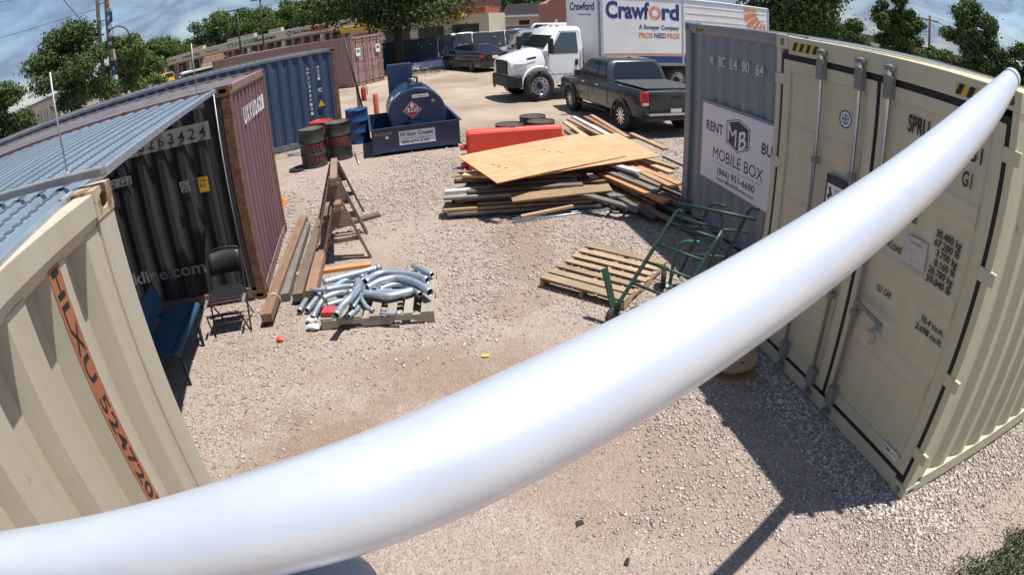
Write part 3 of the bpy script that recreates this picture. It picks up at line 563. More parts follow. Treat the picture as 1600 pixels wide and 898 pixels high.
rod(-2.0, 2.03, 2.60, 3.105, (-.01, 0), 'thin steel rod standing by the square tube on the metal roof'); rod(-3.15, 5.45, 2.55, 3.14, (0, 0), 'thin steel rod standing at the far edge of the metal roof')

# ------------------------------------------------------------------ the white pipe across the view and its post
PP = [(-1.55, .10, 2.23), (-1.0, .215, 2.35), (-.512, .312, 2.45), (-.226, .358, 2.531), (-.11, .392, 2.557), (-.007, .435, 2.578), (.172, .533, 2.600), (.38, .650, 2.630), (.64, .785, 2.683), (.89, .915, 2.742), (1.43, 1.255, 2.832), (2.59, 2.085, 2.948), (2.83, 2.265, 2.962)]
tp = thing('white_pipe', 'long white bent pipe running close across the view to the container corner', 'pipe')
b = MB(); b.tube(smooth_path(PP, 8), .057, 40, hollow=.08); b.build('pipe_run', PIPEW, tp)
e0, e1 = Vector(PP[-2]), Vector(PP[-1]); ed = (e1 - e0).normalized()
b = MB(); b.tube([e1 - ed * .42, e1 - ed * .40], .0585, 32); b.build('joint_ring', mat('dark_joint', (0.05, 0.05, 0.07), .5), tp)
b = MB(); b.tube([e1 - ed * .02, e1 + ed * .03], .0615, 32, rad=[.0615, .058]); b.build('end_cap', PIPEW, tp)
b = MB(); b.lathe([(0, 2.45), (.05, 2.447), (.0665, 2.43), (.0665, 2.36), (.06, 2.35), (.06, 0.0)], 32, (-.22, .33, 0)); tag(b.build('support_post', mat('grey_post', (0.45, 0.47, 0.50), .4, .2, col2=(.38, .40, .43), nscale=8)), 'grey round post standing under the white pipe', 'post')

# ------------------------------------------------------------------ drums
def drum(label, loc, m, lid, h=.88, r=.292, group=None, bung=True, tilt=0):
    t = thing('steel_drum', label, 'drum', (loc[0], loc[1], 0), random.uniform(0, 360), group)
    def ring(z): return [(r, z - .02), (r + .011, z - .008), (r + .011, z + .008), (r, z + .02)]
    b = MB(); b.lathe([(0, .012), (r - .01, .012), (r + .006, 0.0), (r + .006, .02), (r, .03)] + ring(h * .33) + ring(h * .66) + [(r, h - .03), (r + .006, h - .02), (r + .006, h), (r - .008, h)], 32); b.build('shell', m, t)
    b = MB(); b.lathe([(r - .006, h - .002), (r - .012, h - .018), (r * .55, h - .012), (0, h - .012)], 32); b.build('lid', lid, t)
    if bung:
        for (bx, by, br) in ((r * .68, 0, .035), (-r * .68, .03, .02)):
            b = MB(); b.lathe([(br, h - .013), (br, h - .002), (br * .6, h), (0, h)], 12, (bx, by, 0)); b.build('bung', lid, t)
    return t
def drum_text(t, s_, m, loc, z, hgt, wid, deg):
    # letters bent round the shell, facing the yard
    a0 = R(deg) - t.rotation_euler.z; n = len(s_); step = wid / n / .294
    for i, ch in enumerate(s_):
        if ch == ' ': continue
        a = a0 + (i - (n - 1) / 2) * step; p = (.3055 * math.cos(a) - 0, .3055 * math.sin(a), z); xd = (-math.sin(a), math.cos(a), 0)
        q = Vector(p) - Vector(xd) * (wid / n * .42); text(ch, m, t, q, xd, (0, 0, 1), hgt, wid / n * .84, .02)
d1 = drum('black drum with red lettering and dusty lid, left of the pair', (-4.28, 12.30), DRUMBLK, DRUMLID)
drum_text(d1, 'NSTE', DRUMINK, None, .40, .14, .36, -58); drum_text(d1, 'CAN', DRUMINK, None, .13, .14, .28, -58)
d2 = drum('black drum with a broad faded red band, between black drum and blue tank', (-3.80, 12.80), DRUMBLK, DRUMLID)
b = MB(); a0 = -d2.rotation_euler.z
P_ = []; n_ = 16
for k in range(n_ + 1):
    a = a0 + R(-125 + 100 * k / n_); P_ += [(.3045 * math.cos(a), .3045 * math.sin(a), .33), (.3045 * math.cos(a), .3045 * math.sin(a), .55)]
b.add(P_, [(2 * k, 2 * k + 2, 2 * k + 3, 2 * k + 1) for k in range(n_)], True); b.build('paint_band', mat('faded_red_band', (.13, .03, .03), .6, col2=(.05, .025, .025), nscale=7), d2); drum_text(d2, 'WASTE', DRUMINK, None, .43, .10, .40, -70)
drum('bright red drum standing behind the two black drums', (-4.30, 13.18), DRUMRED, DRUMRED)
drum('blue drum standing beside the rusty post of the blue container', (-3.72, 14.42), DRUMBLUE, DRUMBLUE)
for (x, y, l_) in ((.10, 11.78, 'rusty brown drum lid nearest left behind the red barrier'), (.62, 12.62, 'dark drum at the back of the three behind the red barrier'), (.76, 11.98, 'rusty drum at the right behind the red barrier')): drum(l_, (x, y), DRUMRUST, DRUMRUST, .70, .285)
b = MB(); b.lathe([(0, .004), (.17, .004), (.19, .02), (.2, .05), (.19, .05), (.0, .03)], 20, (-4.62, 12.02, 0)); tag(b.build('oil_pan', BLACK), 'shallow black pan lying beside the left black drum', 'pan')
b = MB(); b.tube([(-3.53, 13.1, .05), (-3.16, 11.98, .02)], .018, 8); tag(b.build('loose_pipe', GALV), 'short pale pipe lying on gravel in front of the blue tank', 'pipe')
for (p, q, l_) in (((-5.5, 13.75, .02), (-4.75, 13.95, .02), 'pale pipe lying at the foot of the blue container'), ((-5.45, 13.6, .02), (-4.85, 13.62, .02), 'second pale pipe lying nearer at the foot of the blue container')):
    b = MB(); b.tube([p, q], .02, 8); tag(b.build('loose_pipe', GALV), l_, 'pipe')

# ------------------------------------------------------------------ blue fuel tank in its basin
tk = thing('fuel_tank', 'navy blue fuel tank with red 1993 placard in an open spill basin', 'tank', (-2.93, 12.50, 0), 13.5)
TW, TD_, TH = 1.98, 2.25, .62
b = MB(); th = .012
b.box(0, 0, .10, TW, th, TH); b.build('basin_front', TANKBLUE, tk)
boxp('basin_back', TANKBLUE, tk, 0, TD_ - th, .10, TW, TD_, TH); boxp('basin_floor', TANKBLUE, tk, 0, th, .10, TW, TD_ - th, .115)
for xx in (0, TW - th): boxp('basin_side', TANKBLUE, tk, xx, th, .115, xx + th, TD_ - th, TH)
b = MB()
for (x0, y0, x1, y1) in ((-.05, -.05, TW + .05, .012), (-.05, TD_ - .012, TW + .05, TD_ + .05), (-.05, .012, .012, TD_ - .012), (TW - .012, .012, TW + .05, TD_ - .012)): b.box(x0, y0, TH + .001, x1, y1, TH + .022)
b.build('basin_rim', TANKBLUE, tk, .004)
b = MB(); b.box(-.03, -.02, .075, TW + .03, .03, .098); b.build('bottom_lip', TANKBLUE, tk)
for xx in (.05, TW - .18): boxp('skid', DARKMET, tk, xx, .05, 0, xx + .12, TD_ - .05, .099)
cy, cz, rt = 1.09, .79, .66
prof = [(0, .05), (rt * .5, .035), (rt * .9, .012), (rt - .004, .0), (rt, .03), (rt, 1.46), (rt - .004, 1.49), (0, 1.52)]
b = MB(); b.lathe([(r_, z_ + .28) for r_, z_ in prof], 40, (cy, 0, cz), 'y'); b.build('tank_shell', TANKBLUE, tk)
boxp('fill_box', TANKBLUE, tk, cy - .17, .30, cz + .53, cy + .17, .62, cz + .74, .012)
b = MB(); b.lathe([(.05, 0), (.05, .08), (.07, .09), (.07, .12), (0, .13)], 14, (cy - .06, .46, cz + .74)); b.build('fill_cap', CHROME, tk)
b = MB(); b.tube(smooth_path([(cy + .05, .46, cz + .74), (cy + .05, .44, cz + .86), (cy - .05, .42, cz + .88), (cy - .16, .42, cz + .74)]), .022, 8); b.build('vent_elbow', DARKMET, tk)
boxp('pump_cabinet', TANKBLUE, tk, .55, 1.84, .45, 1.17, 2.14, 1.92, .02)
def fpl(name, m, x0, z0, x1, z1, y): return MB().add([(x0, y, z0), (x1, y, z0), (x1, y, z1), (x0, y, z1)], [(0, 1, 2, 3)]).build(name, m, tk)
FX, FY = (1, 0, 0), (0, 0, 1)
def diamond(s_, m, y): return MB().add([(cy - .12, y, .93 - s_), (cy - .12 + s_, y, .93), (cy - .12, y, .93 + s_), (cy - .12 - s_, y, .93)], [(0, 1, 2, 3)]).build('placard', m, tk)
yp = .268
diamond(.215, INKW, yp); diamond(.205, REDP, yp - .002); diamond(.186, INKW, yp - .003); diamond(.178, REDP, yp - .004)
MB().add([(cy - .245, yp - .006, .885), (cy + .005, yp - .006, .885), (cy + .005, yp - .006, .975), (cy - .245, yp - .006, .975)], [(0, 1, 2, 3)]).build('number_field', WHITE, tk)
text('1993', INK, tk, (cy - .235, yp - .008, .895), FX, FY, .072, .225, .025); text('3', INKW, tk, (cy - .135, yp - .008, .785), FX, FY, .04)
MB().add([(cy - .155, yp - .006, 1.0), (cy - .085, yp - .006, 1.0), (cy - .08, yp - .006, 1.05), (cy - .12, yp - .006, 1.095), (cy - .16, yp - .006, 1.05)], [(0, 1, 2, 3, 4)]).build('flame_symbol', INKW, tk)
fpl('caution_strip', WHITE, cy - .10, 1.205, cy + .27, 1.285, .262); text('NO SMOKING', REDP, tk, (cy - .08, .259, 1.225), FX, FY, .042, .33, .015)
fpl('gauge_plate', GALVD, cy + .33, 1.07, cy + .40, 1.14, .255)
fpl('company_sign', SIGNW, .60, .20, 1.42, .52, -.006); text('Sun Coast', NAVY, tk, (.78, -.008, .40), FX, FY, .085, .60, .03); fpl('sign_mark', mat('teal_mark', (.25, .4, .42), .5), .63, .40, .75, .49, -.008)
text('- Cold Fire & Safety, Inc. -', GREYP, tk, (.63, -.008, .325), FX, FY, .035, .74, .01); text('800-673-5181', NAVY, tk, (.66, -.008, .235), FX, FY, .06, .62, .025)
text('R2550', mat('gold_print', (.42, .27, .07), .5), tk, (.07, -.006, .475), FX, FY, .07, .38, .02); fpl('small_tag', SIGNW, .30, .385, .37, .45, -.006)
# curved decals on the left flank of the cylinder
def cyl_decal(name, m, a0, a1, y0, y1, k=6):
    P = []
    for i in range(k + 1):
        a = R(a0 + (a1 - a0) * i / k)
        for yy in (y0, y1): P.append((cy + (rt + .003) * math.cos(a), yy, cz + (rt + .003) * math.sin(a)))
    return MB().add(P, [(2 * i, 2 * i + 2, 2 * i + 3, 2 * i + 1) for i in range(k)]).build(name, m, tk)
cyl_decal('side_decal', SIGNW, 140, 172, .62, 1.0); cyl_decal('side_logo', mat('teal_print', (.05, .2, .25), .5), 148, 156, .68, .94); cyl_decal('stripe_decal', WHITE, 122, 140, .38, .46); cyl_decal('stripe_edge', ORANGEP, 122, 146, .47, .50)

# posts and bollards behind the tank
def post(name, label, x, y, h, r, m, cat='bollard', top=None):
    b = MB(); b.lathe([(r, 0), (r, h - r * .4), (r * .7, h - r * .1), (0, h)], 14); o = b.build(name, m); o.location = (x, y, 0); tag(o, label, cat); return o
post('bollard', 'orange-red bollard right of the thin dark post behind the tank', -3.56, 16.1, 1.02, .075, mat('orange_red_paint', (.42, .09, .04), .55))
post('bollard', 'orange-red bollard half hidden behind the blue pump cabinet', -3.05, 16.4, 1.0, .075, MATS['orange_red_paint'])
b = MB(); b.tube([(-3.72, 15.6, 0), (-4.18, 15.6, 2.72)], .028, 8); tag(b.build('thin_post', DARKMET), 'thin dark leaning post in front of the salmon container doors', 'post')
fe = thing('fire_extinguisher', 'small red fire extinguisher on a grey post beside the blue drum', 'extinguisher', (-4.42, 18.3, 0))
b = MB(); b.lathe([(0, .55), (.08, .56), (.085, .60), (.085, .95), (.06, 1.02), (.025, 1.04), (.025, 1.08), (0, 1.09)], 14); b.build('cylinder', REDP, fe); b = MB(); b.tube([(0, 0, 1.07), (.05, 0, 1.10), (.12, 0, 1.0), (.12, 0, .75)], .014, 6); b.build('hose', BLACK, fe)
b = MB(); b.box(-.24, -.03, 0, -.15, .03, 1.12); b.build('mount_post', SALMON, fe); b = MB(); b.bar((-.16, 0, .6), (.0, 0, .6), .03, .03); b.build('bracket', DARKMET, fe)

# ------------------------------------------------------------------ red barrier
bt = thing('water_barrier', 'red plastic water-filled barrier behind the plywood', 'barrier', (-.74, 11.02, 0), 7.0)
LB, HB = 1.86, .75
prof = [(-.22, 0), (-.22, .16), (-.15, .26), (-.11, HB - .06), (-.07, HB), (.07, HB), (.11, HB - .06), (.15, .26), (.22, .16), (.22, 0)]
b = MB(); n = len(prof); P = []
for x, sc in ((0.0, .9), (.05, 1.0), (LB - .05, 1.0), (LB, .9)): P += [(x, y * sc, z * (1 - (1 - sc) * .25)) for y, z in prof]
b.add(P, [(i * n + j, (i + 1) * n + j, (i + 1) * n + (j + 1) % n, i * n + (j + 1) % n) for i in range(3) for j in range(n)] + [tuple(range(n)), tuple(range(4 * n - 1, 3 * n - 1, -1))]); b.build('shell', REDPL, bt, .015)
for x, zs in ((-.05, (.42, .24, .07)), (LB + .05, (.5, .33, .15))):
    for z in zs: b = MB(); b.lathe([(0, -.045), (.07, -.045), (.085, -.02), (.085, .02), (.07, .045), (0, .045)], 16, (x, 0, z)); b.build('hinge_lug', REDPL, bt)
b = MB(); b.lathe([(.06, 0), (.06, .012), (.045, .014), (.04, -.02), (0, -.02)], 16, (LB * .48, 0, HB + .001)); b.build('fill_hole', BLACK, bt)

# ------------------------------------------------------------------ timber
ORD = ('first', 'second', 'third', 'fourth', 'fifth', 'sixth', 'seventh', 'eighth', 'ninth', 'tenth', 'eleventh', 'twelfth', 'thirteenth', 'fourteenth', 'fifteenth', 'sixteenth')
def board(label, a, b_, w_, h_, m, group=None, name='board', roll=0):
    a = Vector(a); b2 = Vector(b_); d = b2 - a; L_ = d.length
    o = MB().box(0, -w_ / 2, -h_ / 2, L_, w_ / 2, h_ / 2).build(name, m, None, .003)
    x = d.normalized(); z = Vector((0, 0, 1)); y = z.cross(x).normalized(); z = x.cross(y)
    if roll: q = Matrix.Rotation(roll, 3, x); y = q @ y; z = q @ z
    o.matrix_basis = Matrix(((x.x, y.x, z.x, a.x), (x.y, y.y, z.y, a.y), (x.z, y.z, z.z, a.z), (0, 0, 0, 1)))
    return tag(o, label, 'board' if name == 'board' else name.split('_')[-1], group)
GL = 'boards stacked under the plywood'
for k in range(9):
    for row in range(4):
        if k > 6 and row != 1 and row != 2: continue
        x0 = random.uniform(-1.0, -.45) + (.12 * row if k > 4 else 0); ln = random.uniform(1.5, 2.5); y0 = 8.22 + row * .33 + random.uniform(-.05, .05) + .015 * k; sl_ = random.uniform(.02, .10)
        z = .03 + k * .056
        w_ = random.choice((.14, .19, .24)); m = random.choice((WOODS[1], WOODS[1], WOODS[2], WOODS[0], WOODS[4]))
        if row == 0 and k in (3, 5): ln = 2.35; m = WOODS[2]
        board('weathered board in the %s layer up, %s row back, of the stack under the plywood' % (ORD[k], ORD[row]), (x0, y0, z), (x0 + ln, y0 + ln * sl_, z + random.uniform(-.006, .008)), w_, .04, m, GL)
board('pale board end sticking out at the left top of the stack', (-.80, 8.75, .50), (-.05, 8.80, .51), .20, .04, WOODS[0])
board('short yellow board on top of the stack left of the plywood', (-.66, 8.55, .555), (-.12, 8.45, .545), .16, .04, mat('fresh_pine', (.62, .43, .20), .7, col2=(.54, .36, .16), nscale=3))
board('white painted board end at the left of the stack', (-.93, 8.36, .36), (-.2, 8.42, .36), .12, .05, WOODS[5])
board('grey flat board lying proud along the front of the stack', (.05, 8.05, .30), (1.55, 8.32, .33), .20, .035, WOODS[0], roll=.25)
board('loose short board leaning at the front of the stack', (.18, 7.96, .05), (.95, 8.12, .13), .09, .04, WOODS[0])
board('small grey offcut lying on gravel left of the conduit bundle', (-.27, 7.98, .025), (-.13, 7.86, .025), .10, .045, WOODS[2])
DG = [((1.52, 8.62, .30), (2.10, 7.61, .10)), ((1.67, 8.82, .36), (1.98, 8.07, .28)), ((1.74, 8.54, .42), (2.24, 7.62, .32)), ((1.85, 8.54, .46), (2.20, 7.94, .38)), ((2.04, 8.55, .50), (2.29, 8.14, .40)), ((1.95, 8.61, .55), (2.03, 8.47, .52)), ((2.12, 8.71, .52), (2.47, 7.94, .42)), ((2.25, 8.86, .50), (2.61, 8.20, .40)), ((2.46, 9.14, .48), (2.64, 8.77, .42)), ((2.64, 9.44, .46), (2.84, 9.13, .40)), ((1.43, 7.99, .34), (1.86, 7.70, .18)), ((1.44, 13.8, .30), (1.69, 11.4, .40)), ((1.56, 13.94, .34), (2.0, 11.2, .45)), ((1.70, 14.19, .36), (2.10, 11.2, .48)), ((2.0, 14.16, .36), (2.28, 11.1, .50)), ((2.16, 14.23, .38), (2.38, 11.0, .52)), ((1.37, 12.82, .30), (1.50, 11.3, .40)), ((2.54, 11.42, .50), (2.96, 10.27, .45)), ((2.78, 9.76, .45), (3.10, 9.48, .35))]
dm = [WOODS[1], WOODS[1], WOODS[3], WOODS[2], WOODS[1], WOODS[5], WOODS[0], WOODS[3], WOODS[0], WOODS[0], WOODS[2], WOODS[0], WOODS[0], WOODS[5], WOODS[3], WOODS[0], WOODS[1], WOODS[0], WOODS[2]]
for i, (p, q) in enumerate(DG):
    d = (Vector(p) - Vector(q)).normalized() * (.5 if i < 11 else 0.0); d.z = -.05 if i < 11 else 0
    far = i >= 11
    board(('%s board from the left in the fan beyond the plywood' % ORD[i - 11] if far else '%s board from the left in the fanned heap right of the plywood' % ORD[i]), Vector(p) + d, q, (.11 if far else .13), .045, dm[i], 'boards fanned out beyond the plywood' if far else 'boards fanned out right of the plywood')
for i in range(26):                    # underlying heap that carries the fan
    x0 = random.uniform(1.55, 2.55); y0 = random.uniform(8.6, 9.6); z = random.uniform(.04, .34); ln = random.uniform(1.0, 1.9)
    board('weathered board low in the heap at the right of the plywood', (x0, y0, z), (x0 + .42 * ln + random.uniform(-.1, .1), y0 - .85 * ln, max(.03, z - random.uniform(.0, .10))), random.choice((.09, .13, .18)), .042, random.choice((WOODS[1], WOODS[1], WOODS[4], WOODS[2])), 'boards low in the heap right of the plywood')
for i in range(14):
    x0 = random.uniform(1.45, 2.15); y0 = random.uniform(12.9, 14.0); z = random.uniform(.05, .26)
    board('weathered board under the pale boards beyond the plywood', (x0, y0, z), (x0 + .45, y0 - 2.7, z + .05), .12, .045, random.choice((WOODS[1], WOODS[2], WOODS[0])), 'boards low in the pile beyond the plywood')
b = MB(); b.tube([(1.16, 12.3, .33), (1.42, 11.2, .38)], .035, 8); tag(b.build('loose_pipe', WHITE), 'white pipe end beside the red barrier end', 'pipe')
def sheet(label, nl, fl, nr, th_=.018):
    nl, fl, nr = Vector(nl), Vector(fl), Vector(nr); x = (nr - nl).normalized(); z = x.cross(fl - nl).normalized(); y = z.cross(x)
    o = MB().box(0, 0, 0, 2.44, 1.22, th_).build('plywood_sheet', PLY, None, .002); o.matrix_basis = Matrix(((x.x, y.x, z.x, nl.x), (x.y, y.y, z.y, nl.y), (x.z, y.z, z.z, nl.z), (0, 0, 0, 1))); return tag(o, label, 'plywood')
s2 = sheet('lower orange plywood sheet showing at the right and far edge', (.33, 8.20, .565), (-.18, 9.32, .73), (2.60, 9.24, .575))
s1 = sheet('top orange plywood sheet with knots lying on the pile', (-.14, 7.86, .590), (-.59, 8.98, .755), (2.08, 9.17, .612))
for (kx, ky) in ((.30, .62), (.33, .50), (.40, .42), (1.35, .80), (1.38, .70), (.36, .56), (1.5, .62), (1.52, .55)):
    b = MB(); b.lathe([(0, .0192), (.018, .0192)], 10, (0, 0, 0)); o = b.build('knot', mat('knot_brown', (.13, .05, .025), .8), s1); o.location = (kx, ky, 0); o.scale = (2.0, .75, 1)
for k in range(6):
    y_ = 7.84 + .035 * k; b = MB(); b.tube([(.05 + .03 * (k % 3), y_, .016 + .016 * (k % 2)), (1.72 - .05 * (k % 2), y_ + .45, .02 + .012 * (k % 2))], .012, 8); tag(b.build('conduit_length', GALV), '%s straight thin conduit from the front at the foot of the lumber pile' % ORD[k], 'conduit', 'straight conduits at the foot of the pile')
b = MB(); b.tube(smooth_path([(1.62 + .13 * math.cos(a), 8.02 + .1 * math.sin(a), .02 + .01 * a) for a in [k * .7 for k in range(20)]], 2), .014, 6); tag(b.build('cable_coil', BLACK), 'black cable coil at the end of the straight conduits', 'cable')
# beams by the maroon container
for (p, q, m, l_) in (((-2.66, 5.13, .12), (-3.20, 8.25, .14), WOODS[4], 'long brown beam nearest the maroon container, with a string tie'), ((-2.66, 5.72, .06), (-3.12, 8.10, .08), WOODS[2], 'greyish beam lying right beside the tied brown beam'),
                      ((-2.44, 5.62, .10), (-2.98, 8.75, .12), WOODS[1], 'left beam of the pair left of the sawhorses'), ((-2.27, 5.64, .125), (-2.86, 8.9, .14), WOODS[4], 'right beam of the pair left of the sawhorses')):
    board(l_, p, q, .13, .10, m, None, 'timber_beam')
b = MB(); b.tube(smooth_path([(-2.79, 5.55, .12), (-2.76, 5.56, .185), (-2.70, 5.57, .19), (-2.655, 5.59, .12), (-2.66, 5.6, .06)]), .006, 6); tag(b.build('string_tie', WHITE), 'pale string tied round the brown beam end', 'string')
board('orange board lying across under the beam ends', (-2.98, 6.36, .025), (-1.76, 6.60, .025), .09, .045, WOODS[3]); board('dark board lying crosswise behind the sawhorses', (-2.95, 7.86, .025), (-2.02, 8.50, .03), .14, .05, WOODS[1])
# sawhorses, one stacked over the other
def sawhorse(label, c, yaw, h, dz_, wd, m):
    t = thing('sawhorse', label, 'sawhorse', (c[0], c[1], dz_), yaw)
    L_ = 1.0
    b = MB(); b.bar((0, -.08, h - .05), (0, L_ + .08, h - .05), .09, .10); b.build('top_beam', m, t)
    for y in (.08, L_ - .08):
        for s_ in (-1, 1): b = MB(); b.bar((s_ * .05, y, h - .02), (s_ * wd, y + (-.07 if y < .5 else .07), 0), .032, .065, up=(0, 1, 0)); b.build('leg', m, t)
        b = MB(); yy = y - .045 if y < .5 else y + .045
        b.prism([(-.07, h - .10), (.07, h - .10), (.145, h - .33), (-.145, h - .33)], yy - .009, yy + .009); b.build('gusset', WOODS[1], t)
        b = MB(); b.bar((-wd * .66, yy, h * .36), (wd * .66, yy, h * .36), .02, .06, up=(0, 0, 1)); b.build('cross_brace', m, t)
    return t
sawhorse('lower weathered wooden sawhorse of the stacked pair', (-2.14, 6.78), 15, .82, 0, .33, WOODS[4]); sawhorse('upper wooden sawhorse stacked on top of the other', (-2.17, 6.86), 15, .84, .30, .33, WOODS[1])

# ------------------------------------------------------------------ pallets and conduit bends
def pallet(label, loc, yaw, LX, LY, m, along='y', h=.13, n=7):
    t = thing('wooden_pallet', label, 'pallet', (loc[0], loc[1], 0), yaw)
    A, B = (LX, LY) if along == 'y' else (LY, LX)
    def bx(name, a0, b0, z0, a1, b1, z1): 
        return boxp(name, m, t, *((a0, b0, z0, a1, b1, z1) if along == 'y' else (b0, a0, z0, b1, a1, z1)), .003)
    for bb0 in (0, B / 2 - .02, B - .04):
        pts = [(0, .02), (0, h - .022), (A, h - .022), (A, .02), (A * .85, .02), (A * .82, .055), (A * .65, .055), (A * .62, .02), (A * .38, .02), (A * .35, .055), (A * .18, .055), (A * .15, .02)]
        b = MB(); b.prism(pts, bb0, bb0 + .04, 'y' if along == 'y' else 'x'); b.build('stringer', m, t, .002)
    for k in range(n):
        w_ = .135 if k in (0, n - 1) else random.uniform(.085, .105); a0 = k * (A - .135) / (n - 1); bx('deck_slat', a0, random.uniform(-.006, .006), h - .021, a0 + w_, B + random.uniform(-.006, .006), h)
    for k in range(4): a0 = k * (A - .1) / 3; bx('bottom_slat', a0, .002, .0, a0 + .1, B - .002, .0195)
    return t
pallet('grey weathered pallet carrying the bent conduits', (-1.993, 5.031), 3.9, 1.20, 1.02, PALLETG, 'y', .135)
pallet('empty tan wooden pallet lying beside the green hand truck', (.312, 5.79), -37.2, 1.04, 1.16, PALLETW, 'x', .125, 7)
boxp('red_brick', mat('red_brick', (.45, .06, .06), .7), None, -1.98, 5.06, .137, -1.83, 5.20, .20, .006); tag(bpy.data.objects['red_brick'], 'small red block on the left front of the conduit pallet', 'block')
CON = [(.037, [(-2.12, 5.69, .24), (-1.90, 5.81, .24), (-1.72, 5.90, .24), (-1.50, 6.02, .24)]), (.03, [(-1.99, 5.61, .20), (-1.88, 5.80, .20), (-1.76, 5.88, .20), (-1.67, 5.87, .20)]), (.035, [(-2.05, 5.54, .22), (-1.89, 5.59, .22), (-1.73, 5.60, .22)]), (.025, [(-2.28, 5.68, .17), (-2.15, 5.65, .17), (-1.79, 5.70, .17)]),
       (.04, [(-1.59, 5.58, .27), (-1.48, 5.77, .27), (-1.30, 5.78, .27), (-1.09, 5.71, .27), (-.89, 5.55, .27)]), (.042, [(-1.55, 5.47, .25), (-1.42, 5.63, .25), (-1.24, 5.68, .25), (-1.01, 5.53, .25), (-.84, 5.30, .25)]), (.03, [(-1.43, 5.55, .19), (-1.31, 5.64, .19), (-1.15, 5.62, .19), (-1.04, 5.51, .19), (-.96, 5.38, .19)]), (.032, [(-1.13, 6.11, .19), (-1.01, 5.98, .19), (-.88, 5.84, .19)]),
       (.042, [(-1.59, 5.46, .20), (-1.44, 5.41, .20), (-1.30, 5.36, .20), (-1.17, 5.40, .20), (-1.05, 5.46, .20)]), (.038, [(-1.65, 5.51, .33), (-1.61, 5.32, .33), (-1.64, 5.10, .33), (-1.70, 4.98, .31), (-1.73, 4.82, .29)]), (.025, [(-1.64, 5.65, .24), (-1.62, 5.36, .24), (-1.61, 5.22, .24), (-1.63, 5.10, .22)]), (.022, [(-1.65, 5.60, .20), (-1.59, 5.34, .20), (-1.50, 5.18, .18), (-1.42, 5.12, .165)]),
       (.033, [(-2.36, 5.38, .05), (-2.35, 5.63, .06), (-2.28, 5.79, .06)]), (.035, [(-2.27, 5.39, .05), (-2.22, 5.62, .07), (-2.19, 5.76, .08)]), (.035, [(-2.14, 5.20, .06), (-2.11, 5.46, .10), (-2.02, 5.59, .16)]), (.033, [(-2.03, 5.34, .22), (-1.90, 5.44, .22), (-1.71, 5.46, .22)]), (.03, [(-1.97, 5.27, .17), (-1.84, 5.35, .17), (-1.71, 5.36, .17)]), (.03, [(-1.67, 5.02, .165), (-1.63, 5.11, .17), (-1.60, 5.20, .17)]),
       (.018, [(-1.34, 5.09, .155), (-1.25, 5.06, .155), (-1.12, 5.05, .155)]), (.02, [(-1.98, 5.94, .18), (-1.91, 6.04, .18)]), (.03, [(-1.58, 5.75, .18), (-1.50, 5.85, .18), (-1.40, 5.94, .18)]), (.035, [(-1.50, 5.55, .17), (-1.2, 5.50, .17), (-1.0, 5.6, .17)]), (.035, [(-1.9, 5.5, .17), (-1.75, 5.7, .17), (-1.62, 5.95, .17)]), (.033, [(-1.45, 5.8, .17), (-1.2, 5.9, .17), (-.95, 5.78, .17)])]
for i, (r_, pts) in enumerate(CON):
    b = MB(); b.tube(smooth_path(pts, 6) if len(pts) > 2 else pts, r_, 14, hollow=.12); o = b.build('conduit_bend', GALV)
    if i % 3 == 0: q0 = Vector(pts[-1]); q1 = Vector(pts[-2]); dd = (q1 - q0).normalized(); b = MB(); b.tube([q0 - dd * .004, q0 + dd * .06], r_ * 1.13, 14, hollow=.2); b.build('coupling', GALVD, o)
    tag(o, 'bent galvanised conduit elbow in the heap on the pallet', 'conduit', 'conduit elbows heaped on the grey pallet')

# ------------------------------------------------------------------ hand trucks
def tubes(name, m, par, lst, r_):
    for pts in lst: b = MB(); b.tube(smooth_path(pts, 4) if len(pts) > 2 else pts, r_, 8); b.build(name, m, par)
def wheel_p(par, c, ax, r_, w_):
    b = MB(); b.lathe([(r_ * .45, -w_ / 2), (r_ * .9, -w_ / 2), (r_, -w_ / 4), (r_, w_ / 4), (r_ * .9, w_ / 2), (r_ * .45, w_ / 2)], 18, (0, 0, 0), 'z'); o = b.build('wheel', TYRE, par)
    z = Vector(ax).normalized(); x = z.orthogonal().normalized(); y = z.cross(x); o.matrix_basis = Matrix(((x.x, y.x, z.x, c[0]), (x.y, y.y, z.y, c[1]), (x.z, y.z, z.z, c[2]), (0, 0, 0, 1)))
    b = MB(); b.lathe([(0, -w_ * .35), (r_ * .47, -w_ * .35), (r_ * .47, w_ * .35), (0, w_ * .35)], 12); b.build('hub', GALVD, o)
h1 = thing('hand_truck', 'green hand truck leaning back over the empty pallet', 'hand truck')
A0, A1 = Vector((.97, 4.88, .16)), Vector((1.62, 5.20, 1.02)); OFF = Vector((.42, -.44, -.02)) * .88
tubes('side_rail', GREENP, h1, [[A0, A0.lerp(A1, .5), A1, A1 + Vector((.07, -.03, .05))], [A0 + OFF, (A0 + OFF).lerp(A1 + OFF, .5), A1 + OFF]], .02)
tubes('cross_bar', GREENP, h1, [[A0.lerp(A1, k), A0.lerp(A1, k) + OFF] for k in (.30, .52, .70, .92, 1.0)], .015)
dn = (A1 - A0).normalized(); nn = dn.cross(OFF.normalized())
b = MB(); b.add([A0 - dn * .02, A0 + OFF - dn * .02, A0 + OFF - dn * .02 + nn * .22, A0 - dn * .02 + nn * .22], [(0, 1, 2, 3)]); o = b.build('toe_plate', GREENP, h1); sm_ = o.modifiers.new('s', 'SOLIDIFY'); sm_.thickness = .008
b = MB(); b.bar((.90, 5.05, .55), A0 + Vector((.02, .02, -.02)), .07, .02); b.build('stair_climber', GREENP, h1)
for c in (A0 + Vector((.0, .02, -.06)), A0 + OFF + Vector((.02, .02, -.06))): wheel_p(h1, c, OFF, .10, .05)
